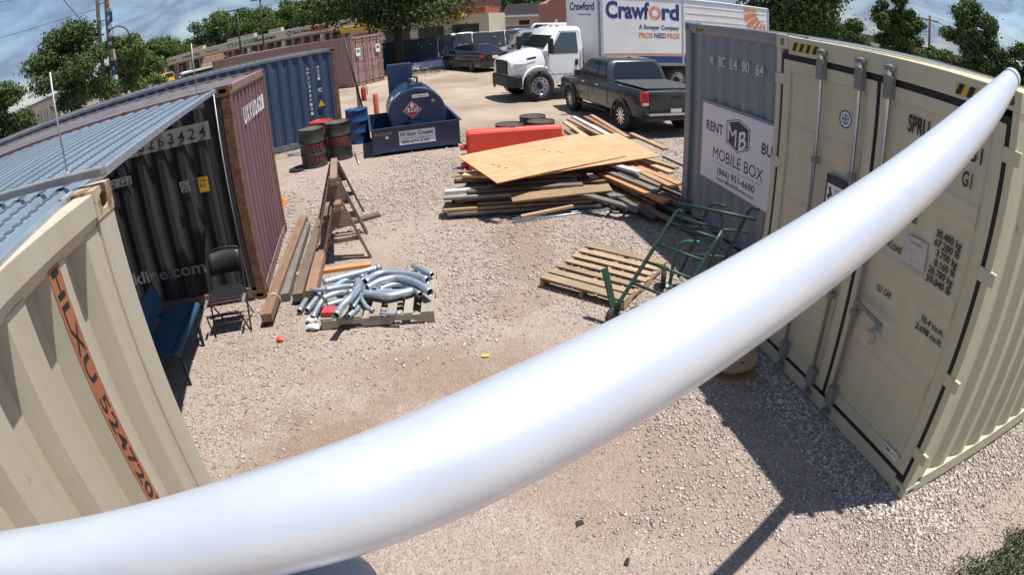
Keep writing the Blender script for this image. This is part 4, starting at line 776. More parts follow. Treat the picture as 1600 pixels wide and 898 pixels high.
h2 = thing('hand_truck', 'green hand truck with a wide top handle standing against the grey container', 'hand truck')
B0 = Vector((1.86, 5.65, .12)); B1 = Vector((2.02, 5.28, 1.08)); O2 = Vector((.40, -.12, 0))
tubes('side_rail', GREENP, h2, [[B0, B0.lerp(B1, .6), B1, B1 + Vector((.10, -.18, .06))], [B0 + O2, (B0 + O2).lerp(B1 + O2, .6), B1 + O2, B1 + O2 + Vector((.05, -.12, .05))]], .018)
tubes('top_handle', GREENP, h2, [[(1.62, 5.12, 1.17), (2.26, 4.66, 1.17)]], .017)
tubes('cross_bar', GREENP, h2, [[B0.lerp(B1, k) - O2 * .35, B0.lerp(B1, k) + O2 * 1.25] for k in (.35, .72)], .014)
tubes('loop_guard', mat('bright_green_paint', (.02, .13, .06), .4), h2, [[(1.72, 5.50, .12), (1.74, 5.44, .50), (1.80, 5.36, .66), (1.95, 5.30, .68)]], .022)
tubes('centre_mast', GREENP, h2, [[(2.12, 5.5, .12), (2.10, 5.1, .9), (1.98, 4.88, 1.17)]], .02)
for c in (B0 + Vector((-.18, -.02, .02)), B0 + O2 + Vector((.08, -.02, .02))): wheel_p(h2, c, O2, .125, .06)
b = MB(); b.add([B0 + Vector((-.1, 0, -.08)), B0 + O2 + Vector((0, 0, -.08)), B0 + O2 + Vector((-.1, -.26, -.10)), B0 + Vector((-.2, -.26, -.10))], [(0, 1, 2, 3)]); o = b.build('toe_plate', GREENP, h2); sm_ = o.modifiers.new('s', 'SOLIDIFY'); sm_.thickness = .008

# ------------------------------------------------------------------ reel, chair, bench, litter
rl = thing('cable_reel', 'small wooden cable reel beside the tan container doors', 'reel', (1.90, 4.02, 0), 20)
REEL = mat('reel_wood', (.50, .30, .15), .75, col2=(.42, .23, .11), nscale=5, grain=((.34, .19, .10), 4, (1, 18, 1)))
for z in (.0, .13): b = MB(); b.lathe([(.03, z), (.26, z), (.26, z + .03), (.03, z + .03), (.03, z)], 32, smooth=False); b.build('flange', REEL, rl, .003)
b = MB(); b.lathe([(.14, .03), (.14, .13)], 24); b.build('barrel', REEL, rl)
for k in range(4): b2 = MB(); b2.lathe([(0, .166), (.012, .164), (.014, .161)], 8, (.17 * math.cos(k * 1.57), .17 * math.sin(k * 1.57), 0)); b2.build('bolt', DARKMET, rl)
ch = thing('folding_chair', 'black folding chair standing in front of the shed wall', 'chair', (-3.12, 5.20, 0), 16); ch.scale = (.93, .93, .93)
part('seat', CHAIRB, ch, lambda b: b.prism([(-.20, .44), (.20, .43), (.21, .45), (.2, .462), (-.2, .47), (-.21, .455)], -.21, .21, 'x'), .012)
b = MB(); n_ = 9
P = []; 
for k in range(n_):
    t_ = -1 + 2 * k / (n_ - 1)
    for z, yy in ((.60, .235), (.70, .25), (.86, .275)): P.append((.215 * t_, yy + .035 * (1 - t_ * t_) - .02, z + (.02 * (1 - t_ * t_) if z > .8 else 0)))
b.add(P, [(3 * k + j, 3 * k + 3 + j, 3 * k + 4 + j, 3 * k + 1 + j) for k in range(n_ - 1) for j in range(2)], True); o = b.build('backrest', CHAIRB, ch); sm_ = o.modifiers.new('s', 'SOLIDIFY'); sm_.thickness = .014
FRM = mat('grey_chair_frame', (.20, .20, .21), .35, .6)
tubes('front_frame', CHAIRB, ch, [[(-.235, -.24, 0), (-.235, .02, .44), (-.225, .24, .80), (-.16, .28, .90), (.16, .28, .90), (.225, .24, .80), (.235, .02, .44), (.235, -.24, 0)]], .011)
tubes('rear_leg', FRM, ch, [[(s_ * .215, .26, 0), (s_ * .215, -.14, .42)] for s_ in (-1, 1)], .011); tubes('leg_stretcher', FRM, ch, [[(-.215, .20, .07), (.215, .20, .07)], [(-.235, -.16, .14), (.235, -.16, .14)]], .009)
for s_ in (-1, 1): b = MB(); b.bar((s_ * .245, -.30, .435), (s_ * .245, -.12, .445), .03, .012); b.build('hinge_strap', GALV, ch)
bn = thing('bench', 'blue ribbed plastic-coated bench in the shade of the shed', 'bench', (-3.13, 3.90, 0), 104)
b = MB(); pr = [(-.02, .40), (-.035, .43), (-.02, .455), (.02, .465), (.40, .45), (.40, .435), (.02, .44)]
b.prism([(x, z) for x, z in pr], 0, 1.05, 'x'); o = b.build('seat', BENCHB, bn, .005)
for k in range(25): rb = MB(); rb.tube([(.03 + k * .0405, -.03, .40), (.03 + k * .0405, -.04, .432), (.03 + k * .0405, -.015, .461), (.03 + k * .0405, .04, .468)], .008, 6); rb.build('rib', BENCHB, o)
b = MB(); b.prism([(.40, .50), (.43, .50), (.52, .74), (.49, .75)], 0, 1.05, 'x'); b.build('backrest', BENCHB, bn, .005)
for x in (.15, .9): tubes('leg_frame', DARKMET, bn, [[(x, .02, 0), (x, .04, .38), (x, .42, .43), (x, .50, .70)], [(x, .40, 0), (x, .38, .42)]], .02)
def blob(name, label, cat, loc, s_, m, seed):
    r_ = random.Random(seed); me = bpy.data.meshes.new(name); bm = bmesh.new(); bmesh.ops.create_icosphere(bm, subdivisions=2, radius=1)
    for v in bm.verts: v.co *= r_.uniform(.72, 1.1); v.co.x *= s_[0]; v.co.y *= s_[1]; v.co.z *= s_[2]
    bm.to_mesh(me); bm.free(); me.materials.append(m); o = bpy.data.objects.new(name, me); C.objects.link(o); o.location = loc; return tag(o, label, cat)
RAG = mat('white_rag', (.66, .66, .65), .9)
blob('crumpled_can', 'small crushed red can lying on the dirt', 'can', (-2.42, 4.83, .03), (.045, .035, .03), REDPL, 1)
blob('rag', 'white rag at the left front corner of the conduit pallet', 'rag', (-2.10, 5.05, .04), (.09, .05, .035), RAG, 2); blob('rag', 'pale crumpled rag lying left behind the front rag', 'rag', (-2.16, 5.20, .04), (.07, .05, .03), RAG, 3)
def scrap(label, x, y, yaw, pts, m, z=.012):
    b = MB(); b.prism(pts, 0, .006, 'z'); o = b.build('scrap', m); o.location = (x, y, z); o.rotation_euler = (.06, .08, R(yaw)); return tag(o, label, 'scrap')
scrap('yellow scrap of plastic on the dirt before the pipe', -.27, 4.45, 10, [(-.035, -.02), (.03, -.022), (.036, .016), (-.03, .02)], mat('yellow_scrap', (.62, .42, .06), .7)); scrap('black scrap lying on gravel below the pipe', .36, 2.42, 35, [(-.03, -.015), (.025, -.02), (.03, .01), (-.01, .022)], BLACK); scrap('black sliver lying on gravel near the bottom edge', .62, 2.06, 70, [(-.03, -.012), (.032, -.01), (.03, .012), (-.025, .014)], BLACK)
cn = thing('traffic_cone', 'orange cone corner peeping out behind the maroon container', 'cone', (-4.20, 9.62, 0)); b = MB(); b.lathe([(.13, .02), (.03, .45), (0, .45)], 16); b.build('cone_body', mat('cone_orange', (.60, .17, .03), .5), cn); boxp('cone_base', MATS['cone_orange'], cn, -.17, -.17, 0, .17, .17, .02)

# ------------------------------------------------------------------ vehicles
def wheel(par, x, y, r_, w_, side, rimm=CHROME, spokes=6, steel=False):
    b = MB(); b.lathe([(r_ * .6, -w_ / 2), (r_ * .93, -w_ / 2), (r_, -w_ * .35), (r_, w_ * .35), (r_ * .93, w_ / 2), (r_ * .6, w_ / 2), (r_ * .6, -w_ / 2)], 28, (0, 0, 0), 'y'); o = b.build('wheel', TYRE, par); o.location = (x, y, r_)
    f = side * w_ / 2
    b = MB(); b.lathe([(0, f * .45), (r_ * .6, f * .5), (r_ * .6, f * .96), (r_ * .56, f * .96)], 24, (0, 0, 0), 'y'); b.build('rim', DARKMET if not steel else rimm, o)
    if steel:
        b = MB(); b.lathe([(0, f * .9), (r_ * .2, f * .88), (r_ * .22, f * .6)], 16, (0, 0, 0), 'y'); b.build('hub', DARKMET, o)
        for k in range(10):
            a = k * math.pi / 5; b = MB(); b.lathe([(0, f * .53), (r_ * .055, f * .53)], 8, (r_ * .42 * math.cos(a), 0, r_ * .42 * math.sin(a)), 'y'); b.build('hand_hole', BLACK, o)
    else:
        for k in range(spokes):
            a = 2 * math.pi * k / spokes
            b = MB(); b.bar((r_ * .06 * math.cos(a), f * .8, r_ * .06 * math.sin(a)), (r_ * .57 * math.cos(a), f * .9, r_ * .57 * math.sin(a)), r_ * 1.0 / spokes, .03, up=(0, 1, 0)); b.build('spoke', rimm, o)
    return o
def lerp(a, b, t): return a + (b - a) * t
def loft_body(st, zb, hwf=1.0):
    b = MB(); rows = []
    for (x, zt, hw) in st:
        zs = lambda k: zb + (zt - zb) * k
        half = [(0, zb), (hw * .86, zb), (hw * .97, zb + .06), (hw, zs(.35)), (hw * 1.0, zs(.62)), (hw * .975, zs(.86)), (hw * .93, zs(.97)), (hw * .80, zt), (0, zt + .015)]
        rows.append([(x, y, z) for y, z in half] + [(x, -y, z) for y, z in half[-2:0:-1]])
    n = len(rows[0]); b.add([p for r_ in rows for p in r_], [(i * n + j, i * n + (j + 1) % n, (i + 1) * n + (j + 1) % n, (i + 1) * n + j) for i in range(len(rows) - 1) for j in range(n)] + [tuple(range(n))[::-1], tuple((len(rows) - 1) * n + j for j in range(n))], True)
    return b
def vehicle(name, label, cat, loc, yaw, paint, S, glass=GLASS, group=None, detail=True):
    t = thing(name, label, cat, (loc[0], loc[1], 0), yaw, group)
    body = loft_body(S['st'], S['zb']).build('body', paint, t)
    wr, ww, wb, tr = S['wr'], S['ww'], S['wb'], S['track']
    cut = []
    for x in (wb[0], wb[1]): cut.append(MB().lathe([(0, -2), (wr * 1.13, -2), (wr * 1.13, -tr + .16), (0, -tr + .16)], 24, (x, 0, wr), 'y', False).build('c', paint)); cut.append(MB().lathe([(0, tr - .16), (wr * 1.13, tr - .16), (wr * 1.13, 2), (0, 2)], 24, (x, 0, wr), 'y', False).build('c', paint))
    boolean_diff(body, cut)
    try:
        body.data.polygons.foreach_set('use_smooth', [True] * len(body.data.polygons)); body.data.set_sharp_from_angle(angle=R(38))
    except Exception: pass
    for x in wb:
        for s_ in (-1, 1): wheel(t, x, s_ * (tr - ww / 2), wr, ww, s_, S.get('rim', CHROME), S.get('spokes', 6))
    if 'flare' in S:
        for x in wb:
            for s_ in (-1, 1):
                b = MB(); b.tube([(x + wr * 1.15 * math.cos(a), s_ * (tr + .02), wr + wr * 1.15 * math.sin(a)) for a in [R(-12 + k * 12) for k in range(18)]], .035, 6); b.build('fender_flare', S['flare'], t)
    xb0, xt0, xt1, xb1 = S['cab']; zbelt, zr = S['zc']; yb_, yt_ = S['cy']
    b = MB(); K = 5; P = []
    for k in range(K + 1):
        u = k / K; x0 = lerp(xb0, xt0, u); x1 = lerp(xb1, xt1, u); y = lerp(yb_, yt_, u ** 1.6); z = lerp(zbelt, zr, 1 - (1 - u) ** 1.3)
        rr = .14
        P += [(x0, -y + rr, z), (x0 + rr * .6, -y, z), (x1 - rr * .6, -y, z), (x1, -y + rr, z), (x1, y - rr, z), (x1 - rr * .6, y, z), (x0 + rr * .6, y, z), (x0, y - rr, z)]
    x0, x1, y, z = xt0 + .12, xt1 - .12, yt_ - .16, zr + .04
    P += [(x0, -y + .1, z), (x0 + .1, -y, z), (x1 - .1, -y, z), (x1, -y + .1, z), (x1, y - .1, z), (x1 - .1, y, z), (x0 + .1, y, z), (x0, y - .1, z)]
    b.add(P, [(i * 8 + j, i * 8 + (j + 1) % 8, (i + 1) * 8 + (j + 1) % 8, (i + 1) * 8 + j) for i in range(K + 1) for j in range(8)] + [tuple(range((K + 1) * 8, (K + 2) * 8))], True)
    cb = b.build('cabin', paint, t); cb.data.set_sharp_from_angle(angle=R(40))
    def side(s_, f0, f1, u0, u1, nm='side_window'):
        Q = []
        for u, f in [(lerp(u0, u1, q_ / 4), f_) for q_ in range(5) for f_ in (f0, f1)]:
            a0 = lerp(xb0, xt0, u) + .1; a1 = lerp(xb1, xt1, u) - .1; Q.append((lerp(a0, a1, f), s_ * (lerp(yb_, yt_, u ** 1.6) + .010), lerp(zbelt, zr, 1 - (1 - u) ** 1.3)))
        b = MB(); b.add(Q, [(2 * q_, 2 * q_ + 1, 2 * q_ + 3, 2 * q_ + 2) for q_ in range(4)], True); o = b.build(nm, glass, cb)
    for (f0, f1) in S['win']:
        for s_ in (-1, 1): side(s_, f0, f1, .10, .84)
    for nm, (a, c) in (('rear_window', (xb0, xt0)), ('windshield', (xb1, xt1))):
        sg = -1 if nm == 'rear_window' else 1; Q = []
        for u, s_ in [(lerp(.12, .88, q_ / 4), g_) for q_ in range(5) for g_ in (-1, 1)]: Q.append((lerp(a, c, u) + sg * .008, s_ * (lerp(yb_, yt_, u ** 1.6) - .15), lerp(zbelt, zr, 1 - (1 - u) ** 1.3)))
        b = MB(); b.add(Q, [(2 * q_, 2 * q_ + 1, 2 * q_ + 3, 2 * q_ + 2) for q_ in range(4)], True); b.build(nm, glass, cb)
    xr, xf = S['st'][0][0], S['st'][-1][0]
    for s_ in (-1, 1):
        hw = S['st'][1][2]; zt = S['tl']
        boxp('taillight', REDLENS, t, xr - .015, min(s_ * (hw - .19), s_ * (hw - .0)), zt[0], xr + S.get('tlx', .16), max(s_ * (hw - .19), s_ * (hw - .0)) , zt[1], .01)
        hw = S['st'][-2][2]; zh = S['hl']; boxp('headlight', LENS, t, xf - .3, min(s_ * (hw - .4), s_ * (hw - .02)), zh[0], xf - .02, max(s_ * (hw - .4), s_ * (hw - .02)), zh[1], .02)
        b = MB(); b.box(xb1 - .42, min(s_ * (yb_ + .03), s_ * (yb_ + .22)), zbelt + .03, xb1 - .30, max(s_ * (yb_ + .03), s_ * (yb_ + .22)), zbelt + .19); b.build('mirror', S.get('mirror', paint), t, .02)
        for hx in S['handles']: b = MB(); b.bar((hx, s_ * (yb_ + .055), zbelt - .12), (hx + .16, s_ * (yb_ + .055), zbelt - .12), .02, .03); b.build('door_handle', S.get('hm', CHROME), t)
    boxp('licence_plate', WHITE, t, xr - .035, -.16, S['lp'], xr - .012, .16, S['lp'] + .15)
    return t
# pickup with covered bed
PU = dict(st=[(-2.68, 1.12, .90), (-2.62, 1.16, .935), (-1.2, 1.17, .945), (-.4, 1.17, .945), (1.0, 1.16, .945), (1.25, 1.14, .94), (2.2, 1.06, .925), (2.55, .98, .86), (2.66, .84, .72)], zb=.42, wr=.385, ww=.26, wb=(-1.62, 1.62), track=.955, cab=(-.88, -.62, .52, 1.22), zc=(1.14, 1.71), cy=(.90, .71), win=((.02, .30), (.34, .62)), tl=(.82, 1.12), tlx=.12, hl=(.78, .95), handles=(-.35, .55), lp=.56, rim=CHROME, spokes=11, flare=PICKUP, mirror=PICKUP)
pu = vehicle('pickup_truck', 'dark grey crew-cab pickup with a black bed cover parked by the white truck', 'pickup', (2.87 - (-1.62 * math.cos(R(106)) - .955 * math.sin(R(106))), 14.12 - (-1.62 * math.sin(R(106)) + .955 * math.cos(R(106)))), 106, PICKUP, PU)
boxp('bed_cover', mat('bed_cover', (.05, .056, .058), .75), pu, -2.60, -.80, 1.185, -.90, .80, 1.215, .012)
boxp('tailgate', PICKUP, pu, -2.705, -.74, .70, -2.655, .74, 1.13, .015); boxp('tailgate_step', mat('dark_trim', (.02, .021, .022), .6), pu, -2.80, -.86, .48, -2.60, .86, .62, .03); boxp('bumper_trim', CHROME, pu, -2.815, -.80, .575, -2.78, .80, .615, .006)
boxp('running_board', MATS['dark_trim'], pu, -.9, .86, .36, 1.0, 1.0, .41, .01); boxp('running_board', MATS['dark_trim'], pu, -.9, -1.0, .36, 1.0, -.86, .41, .01)
text('COMA', DARKMET, pu, (-2.708, .1, .93), (0, -1, 0), (0, 0, 1), .07, .5, .02) if False else None
b = MB(); b.tube([(.05, .90, .7), (.05, .955, .8), (.05, .955, 1.1)], .004, 4); b.build('door_seam', BLACK, pu); b = MB(); b.tube([(-.86, .95, .55), (-.86, .955, .8), (-.86, .945, 1.15)], .006, 4); b.build('cab_gap', BLACK, pu)
boxp('tailgate_handle', BLACK, pu, -2.712, -.14, .98, -2.70, .14, 1.05, .004); boxp('tailgate_line', BLACK, pu, -2.709, -.70, .80, -2.703, .70, .808)
for s_ in (-1, 1): boxp('reverse_light', LENS, pu, -2.70, min(s_ * .76, s_ * .93), .80, -2.60, max(s_ * .76, s_ * .93), .86, .01)
for xx in (.35, 1.02): b = MB(); b.tube([(xx, .93, .55), (xx, .957, .8), (xx, .93, 1.12)], .004, 4); b.build('door_seam', BLACK, pu)
text('4KJ 2217', INK, pu, (-2.717, .13, .60), (0, -1, 0), (0, 0, 1), .07, .26) if False else None
b = MB(); b.lathe([(0, .0), (.06, 0), (.05, .03), (0, .05)], 10, (-.35, 0, 1.745)); b.build('roof_antenna', PICKUP, pu)
# black sedan
SE = dict(st=[(-2.40, .92, .72), (-2.32, 1.02, .86), (-1.5, 1.05, .92), (0, .98, .925), (1.0, .96, .92), (1.7, .86, .90), (2.25, .74, .80), (2.40, .62, .62)], zb=.22, wr=.33, ww=.22, wb=(-1.40, 1.42), track=.92, cab=(-2.0, -1.0, .25, 1.25), zc=(.97, 1.44), cy=(.84, .60), win=((.12, .42), (.46, .80)), tl=(.78, .92), tlx=.2, hl=(.62, .74), handles=(-.7, .2), lp=.72, rim=mat('grey_alloy', (.16, .16, .17), .35, .6), spokes=10, hm=DARKMET)
se = vehicle('black_sedan', 'black sedan seen from behind, parked before the dark fence', 'car', (-1.55, 32.4), 121, SEDANP, SE)
b = MB(); b.bar((-.55, -.5, 1.52), (-.55, .5, 1.52), .06, .06); b.build('roof_bar', DARKMET, se)
# silver van
VA = dict(st=[(-2.75, 1.05, .95), (-2.7, 1.12, .99), (0, 1.14, 1.0), (1.5, 1.12, 1.0), (1.9, 1.10, .98), (2.5, .98, .90), (2.72, .78, .75)], zb=.32, wr=.34, ww=.22, wb=(-1.75, 1.65), track=.97, cab=(-2.74, -2.66, 1.05, 1.95), zc=(1.08, 2.02), cy=(.98, .82), win=((.64, .72), (.74, .95)), tl=(.9, 1.35), tlx=.06, hl=(.70, .90), handles=(.3, .9), lp=.6, rim=mat('wheel_cover', (.4, .4, .41), .4, .5), spokes=8, hm=DARKMET, mirror=DARKMET)
vehicle('silver_van', 'silver passenger van behind the white box truck', 'van', (2.2, 33.9), 183, SILVER, VA)

# white box truck
tw = thing('box_truck', 'white box truck with big blue lettering on its side, facing left', 'truck', (.86, 20.28, 0), 200)
HC = MATS['dark_trim']
def cabloft(b):
    st = [(.90, .86, 1.40, .84), (.80, .80, 1.50, .98), (.3, .80, 1.62, 1.05), (-.22, .80, 1.76, 1.08)]
    rows = []
    for (x, z0, z1, hw) in st:
        half = [(0, z0), (hw * .92, z0), (hw, z0 + .15), (hw, lerp(z0, z1, .55)), (hw * .90, lerp(z0, z1, .86)), (hw * .62, z1 - .02), (0, z1 + .02)]
        rows.append([(x, y, z) for y, z in half] + [(x, -y, z) for y, z in half[-2:0:-1]])
    n = len(rows[0]); b.add([p for r_ in rows for p in r_], [(i * n + j, i * n + (j + 1) % n, (i + 1) * n + (j + 1) % n, (i + 1) * n + j) for i in range(3) for j in range(n)] + [tuple(range(n)), tuple(3 * n + j for j in range(n))], True)
b = MB(); cabloft(b); hood = b.build('hood', TRUCKW, tw)
cut = [MB().lathe([(0, s_ * .62), (.62, s_ * .62), (.62, s_ * 1.4), (0, s_ * 1.4)], 28, (0, 0, .53), 'y', False).build('c', TRUCKW) for s_ in (-1, 1)]; boolean_diff(hood, cut); hood.data.polygons.foreach_set('use_smooth', [True] * len(hood.data.polygons)); hood.data.set_sharp_from_angle(angle=R(35))
for s_ in (-1, 1):
    b = MB(); b.tube([(.64 * math.cos(a), s_ * 1.06, .53 + .64 * math.sin(a)) for a in [R(-5 + k * 12) for k in range(16)]], .045, 8); b.build('fender_lip', TRUCKW, tw)
    b = MB(); b.add([(.87, s_ * .66, 1.12), (.80, s_ * .965, 1.08), (.46, s_ * 1.07, 1.16), (.42, s_ * 1.065, 1.30), (.78, s_ * .965, 1.30), (.875, s_ * .66, 1.29)], [(0, 1, 2, 3, 4, 5)]); o = b.build('headlight', LENS, tw); sm_ = o.modifiers.new('s', 'SOLIDIFY'); sm_.thickness = .05; sm_.offset = 0
    b = MB(); b.bar((.42, s_ * 1.045, 1.46), (.10, s_ * 1.06, 1.50), .02, .07); b.build('hood_vent', BLACK, tw)
boxp('grille', BLACK, tw, .86, -.52, .92, .94, .52, 1.40, .02)
b = MB(); b.prism([(.62, -1.12), (.84, -1.08), (1.02, -.7), (1.02, .7), (.84, 1.08), (.62, 1.12)], .50, .88, 'z'); b.build('bumper', HC, tw, .03)
boxp('tow_tab', GREYP, tw, .96, .55, .40, 1.02, .65, .52); boxp('tow_tab', GREYP, tw, .96, -.65, .40, 1.02, -.55, .52)
b = MB(); K = [(0.62, -.20, -1.62, 1.10), (1.70, -.20, -1.62, 1.10), (1.78, -.26, -1.62, 1.09), (2.38, -.72, -1.62, .98), (2.48, -.86, -1.60, .90), (2.53, -1.0, -1.55, .78)]
P = []
for z, xf, xr, y in K: P += [(xr, -y + .05, z), (xr + .05, -y, z), (xf - .1, -y, z), (xf, -y + .12, z), (xf, y - .12, z), (xf - .1, y, z), (xr + .05, y, z), (xr, y - .05, z)]
b.add(P, [(i * 8 + j, i * 8 + (j + 1) % 8, (i + 1) * 8 + (j + 1) % 8, (i + 1) * 8 + j) for i in range(len(K) - 1) for j in range(8)] + [tuple(range(8))[::-1], tuple(range((len(K) - 1) * 8, len(K) * 8))], True); cb = b.build('cab', TRUCKW, tw); cb.data.set_sharp_from_angle(angle=R(25))
for s_ in (-1, 1):
    b = MB(); b.add([(-.42, s_ * 1.106, 1.60), (-1.42, s_ * 1.106, 1.60), (-1.42, s_ * 1.102, 1.78), (-.46, s_ * 1.102, 1.78), (-1.42, s_ * 1.004, 2.33), (-.84, s_ * 1.004, 2.33)], [(0, 1, 2, 3), (3, 2, 4, 5)]); b.build('side_window', GLASSB, cb)
    b = MB(); b.tube([(-.34, s_ * 1.10, .9), (-.34, s_ * 1.104, 1.6), (-.80, s_ * .99, 2.40), (-1.50, s_ * .985, 2.40), (-1.52, s_ * 1.104, 1.6), (-1.52, s_ * 1.10, .9), (-.34, s_ * 1.10, .9)], .007, 4); b.build('door_seam', GREYP, cb)
    b = MB(); b.bar((-1.36, s_ * 1.11, 1.18), (-1.36, s_ * 1.11, 1.38), .10, .03, up=(0, 1, 0)); b.build('door_handle', BLACK, cb)
    b = MB(); b.tube([(-1.58, s_ * 1.13, 1.0), (-1.58, s_ * 1.15, 1.2), (-1.58, s_ * 1.15, 1.75)], .018, 6); b.build('grab_rail', BLACK, cb)
    b = MB(); b.tube([(-.30, s_ * 1.10, 1.55), (-.25, s_ * 1.35, 1.62), (-.28, s_ * 1.40, 2.0)], .02, 6); m_ = b.build('mirror_arm', BLACK, tw); boxp('mirror_head', BLACK, m_, -.36, min(s_ * 1.28, s_ * 1.48), 1.62, -.22, max(s_ * 1.28, s_ * 1.48), 2.15, .03)
    boxp('step', DARKMET, tw, -1.4, min(s_ * .8, s_ * 1.1), .42, -.75, max(s_ * .8, s_ * 1.1), .48, .01)
b = MB(); b.add([(-.242, -.93, 1.80), (-.242, .93, 1.80), (-.69, .84, 2.33), (-.69, -.84, 2.33)], [(0, 1, 2, 3)]); b.build('windshield', GLASS, cb)
for v in b.v: pass
for y in (-.5, 0, .5): boxp('marker_light', mat('amber_lens', (.5, .2, .02), .3), cb, -1.0, y - .05, 2.53, -.92, y + .05, 2.57)
for s_ in (-1, 1): wheel(tw, 0, s_ * .98, .525, .30, s_, mat('steel_rim', (.62, .63, .65), .35, .5), steel=True)
for s_ in (-1, 1): wheel(tw, -5.6, s_ * .92, .525, .5, s_, MATS['steel_rim'], steel=True)
b = MB(); b.box(-9.9, -.42, .72, .6, -.30, .95); b.build('chassis_rail', DARKMET, tw); b = MB(); b.box(-9.9, .30, .72, .6, .42, .95); b.build('chassis_rail', DARKMET, tw)
b = MB(); b.lathe([(0, 0), (.30, 0), (.32, .03), (.32, 1.2), (.30, 1.23), (0, 1.23)], 20, (-3.6, .85, .68), 'x'); b.build('diesel_tank', CHROME, tw)
boxp('battery_box', DARKMET, tw, -2.2, .55, .5, -1.7, 1.1, .9, .02)
BX0, BX1, BY, BZ0, BZ1 = -2.2, -10.4, 1.29, 1.15, 3.72
bx = boxp('cargo_box', WHITE, tw, BX1, -BY, BZ0, BX0, BY, BZ1, .05)
boxp('box_floor_rail', GREYP, bx, BX1 + .05, BY + .002, BZ0 - .06, BX0 - .05, BY + .02, BZ0 + .03); boxp('top_rail', GALV, bx, BX1 + .02, BY + .001, BZ1 - .12, BX0 - .02, BY + .016, BZ1 - .03)
for (xa, xb_) in ((BX0 - .10, BX0), (-5.78, -5.70), (BX1, BX1 + .1)): boxp('corner_trim', GALV, bx, min(xa, xb_), BY + .003, BZ0 + .04, max(xa, xb_), BY + .018, BZ1 - .13)
boxp('nose_trim', mat('grey_trim', (.35, .36, .38), .5, .3), bx, BX0 + .002, BY - .14, BZ0 + .05, BX0 + .014, BY - .02, BZ1 - .05)
BYs = BY + .005
TX, TY = (-1, 0, 0), (0, 0, 1)
def sq(name, m, x0, z0, x1, z1, y=BYs): return MB().add([(x0, y, z0), (x1, y, z0), (x1, y, z1), (x0, y, z1)], [(0, 1, 2, 3)]).build(name, m, bx)
sq('blue_stripe', CRAWB, BX0 - .12, 1.20, BX1 + .12, 1.46); sq('orange_stripe', mat('pale_orange', (.55, .24, .12), .5), BX0 - .12, 1.49, BX1 + .12, 1.56)
text('Crawf', CRAWB, bx, (BX0 - .22, BYs, 2.86), TX, TY, .60, 1.80, .04); text('rd', CRAWB, bx, (BX0 - 2.56, BYs, 2.86), TX, TY, .60, .80, .04)
def burst(cx, cz_, r0, r1, n, a0, a1, m, y, fr=.62, par=None):
    for k in range(n):
        a = a0 + (a1 - a0) * (k + .5) / n; hw = (a1 - a0) / n * fr / 2; b = MB()
        b.add([(cx - r0 * math.cos(a - hw), y, cz_ + r0 * math.sin(a - hw)), (cx - r1 * math.cos(a - hw), y, cz_ + r1 * math.sin(a - hw)), (cx - r1 * math.cos(a + hw), y, cz_ + r1 * math.sin(a + hw)), (cx - r0 * math.cos(a + hw), y, cz_ + r0 * math.sin(a + hw))], [(0, 1, 2, 3)]); b.build('logo_ray', m, par or bx)
burst(BX0 - 2.27, 3.08, .13, .27, 22, 0, 2 * math.pi, ORANGEP, BYs)
text('A Sonepar Company', CRAWB, bx, (BX0 - 1.56, BYs, 2.46), TX, TY, .17, 1.80, .025)
text('PROS', ORANGEP, bx, (BX0 - 1.56, BYs, 2.14), TX, TY, .19, .60, .03); text('NEED', CRAWB, bx, (BX0 - 2.22, BYs, 2.14), TX, TY, .19, .52, .02); text('PROS', ORANGEP, bx, (BX0 - 2.79, BYs, 2.14), TX, TY, .19, .58, .03)
for k in range(5): boxp('side_rib', WHITE, bx, -10.2, BY + .001, 2.35 + k * .27, -5.85, BY + .012, 2.37 + k * .27)
burst(-10.15, 3.50, .50, 1.25, 6, R(168), R(276), mat('pale_orange_ray', (.62, .22, .08), .5), BY + .014, .66)
text('Crawford', CRAWB, bx, (BX0 + .006, BY - .42, 3.05), (0, -1, 0), (0, 0, 1), .26, 1.5, .03) if False else text('Crawford', CRAWB, bx, (BX0 + .006, -.95, 3.12), (0, 1, 0), (0, 0, 1), .30, 1.85, .03); text('A Sonepar Company', CRAWB, bx, (BX0 + .006, -.35, 2.92), (0, 1, 0), (0, 0, 1), .09, 1.0)

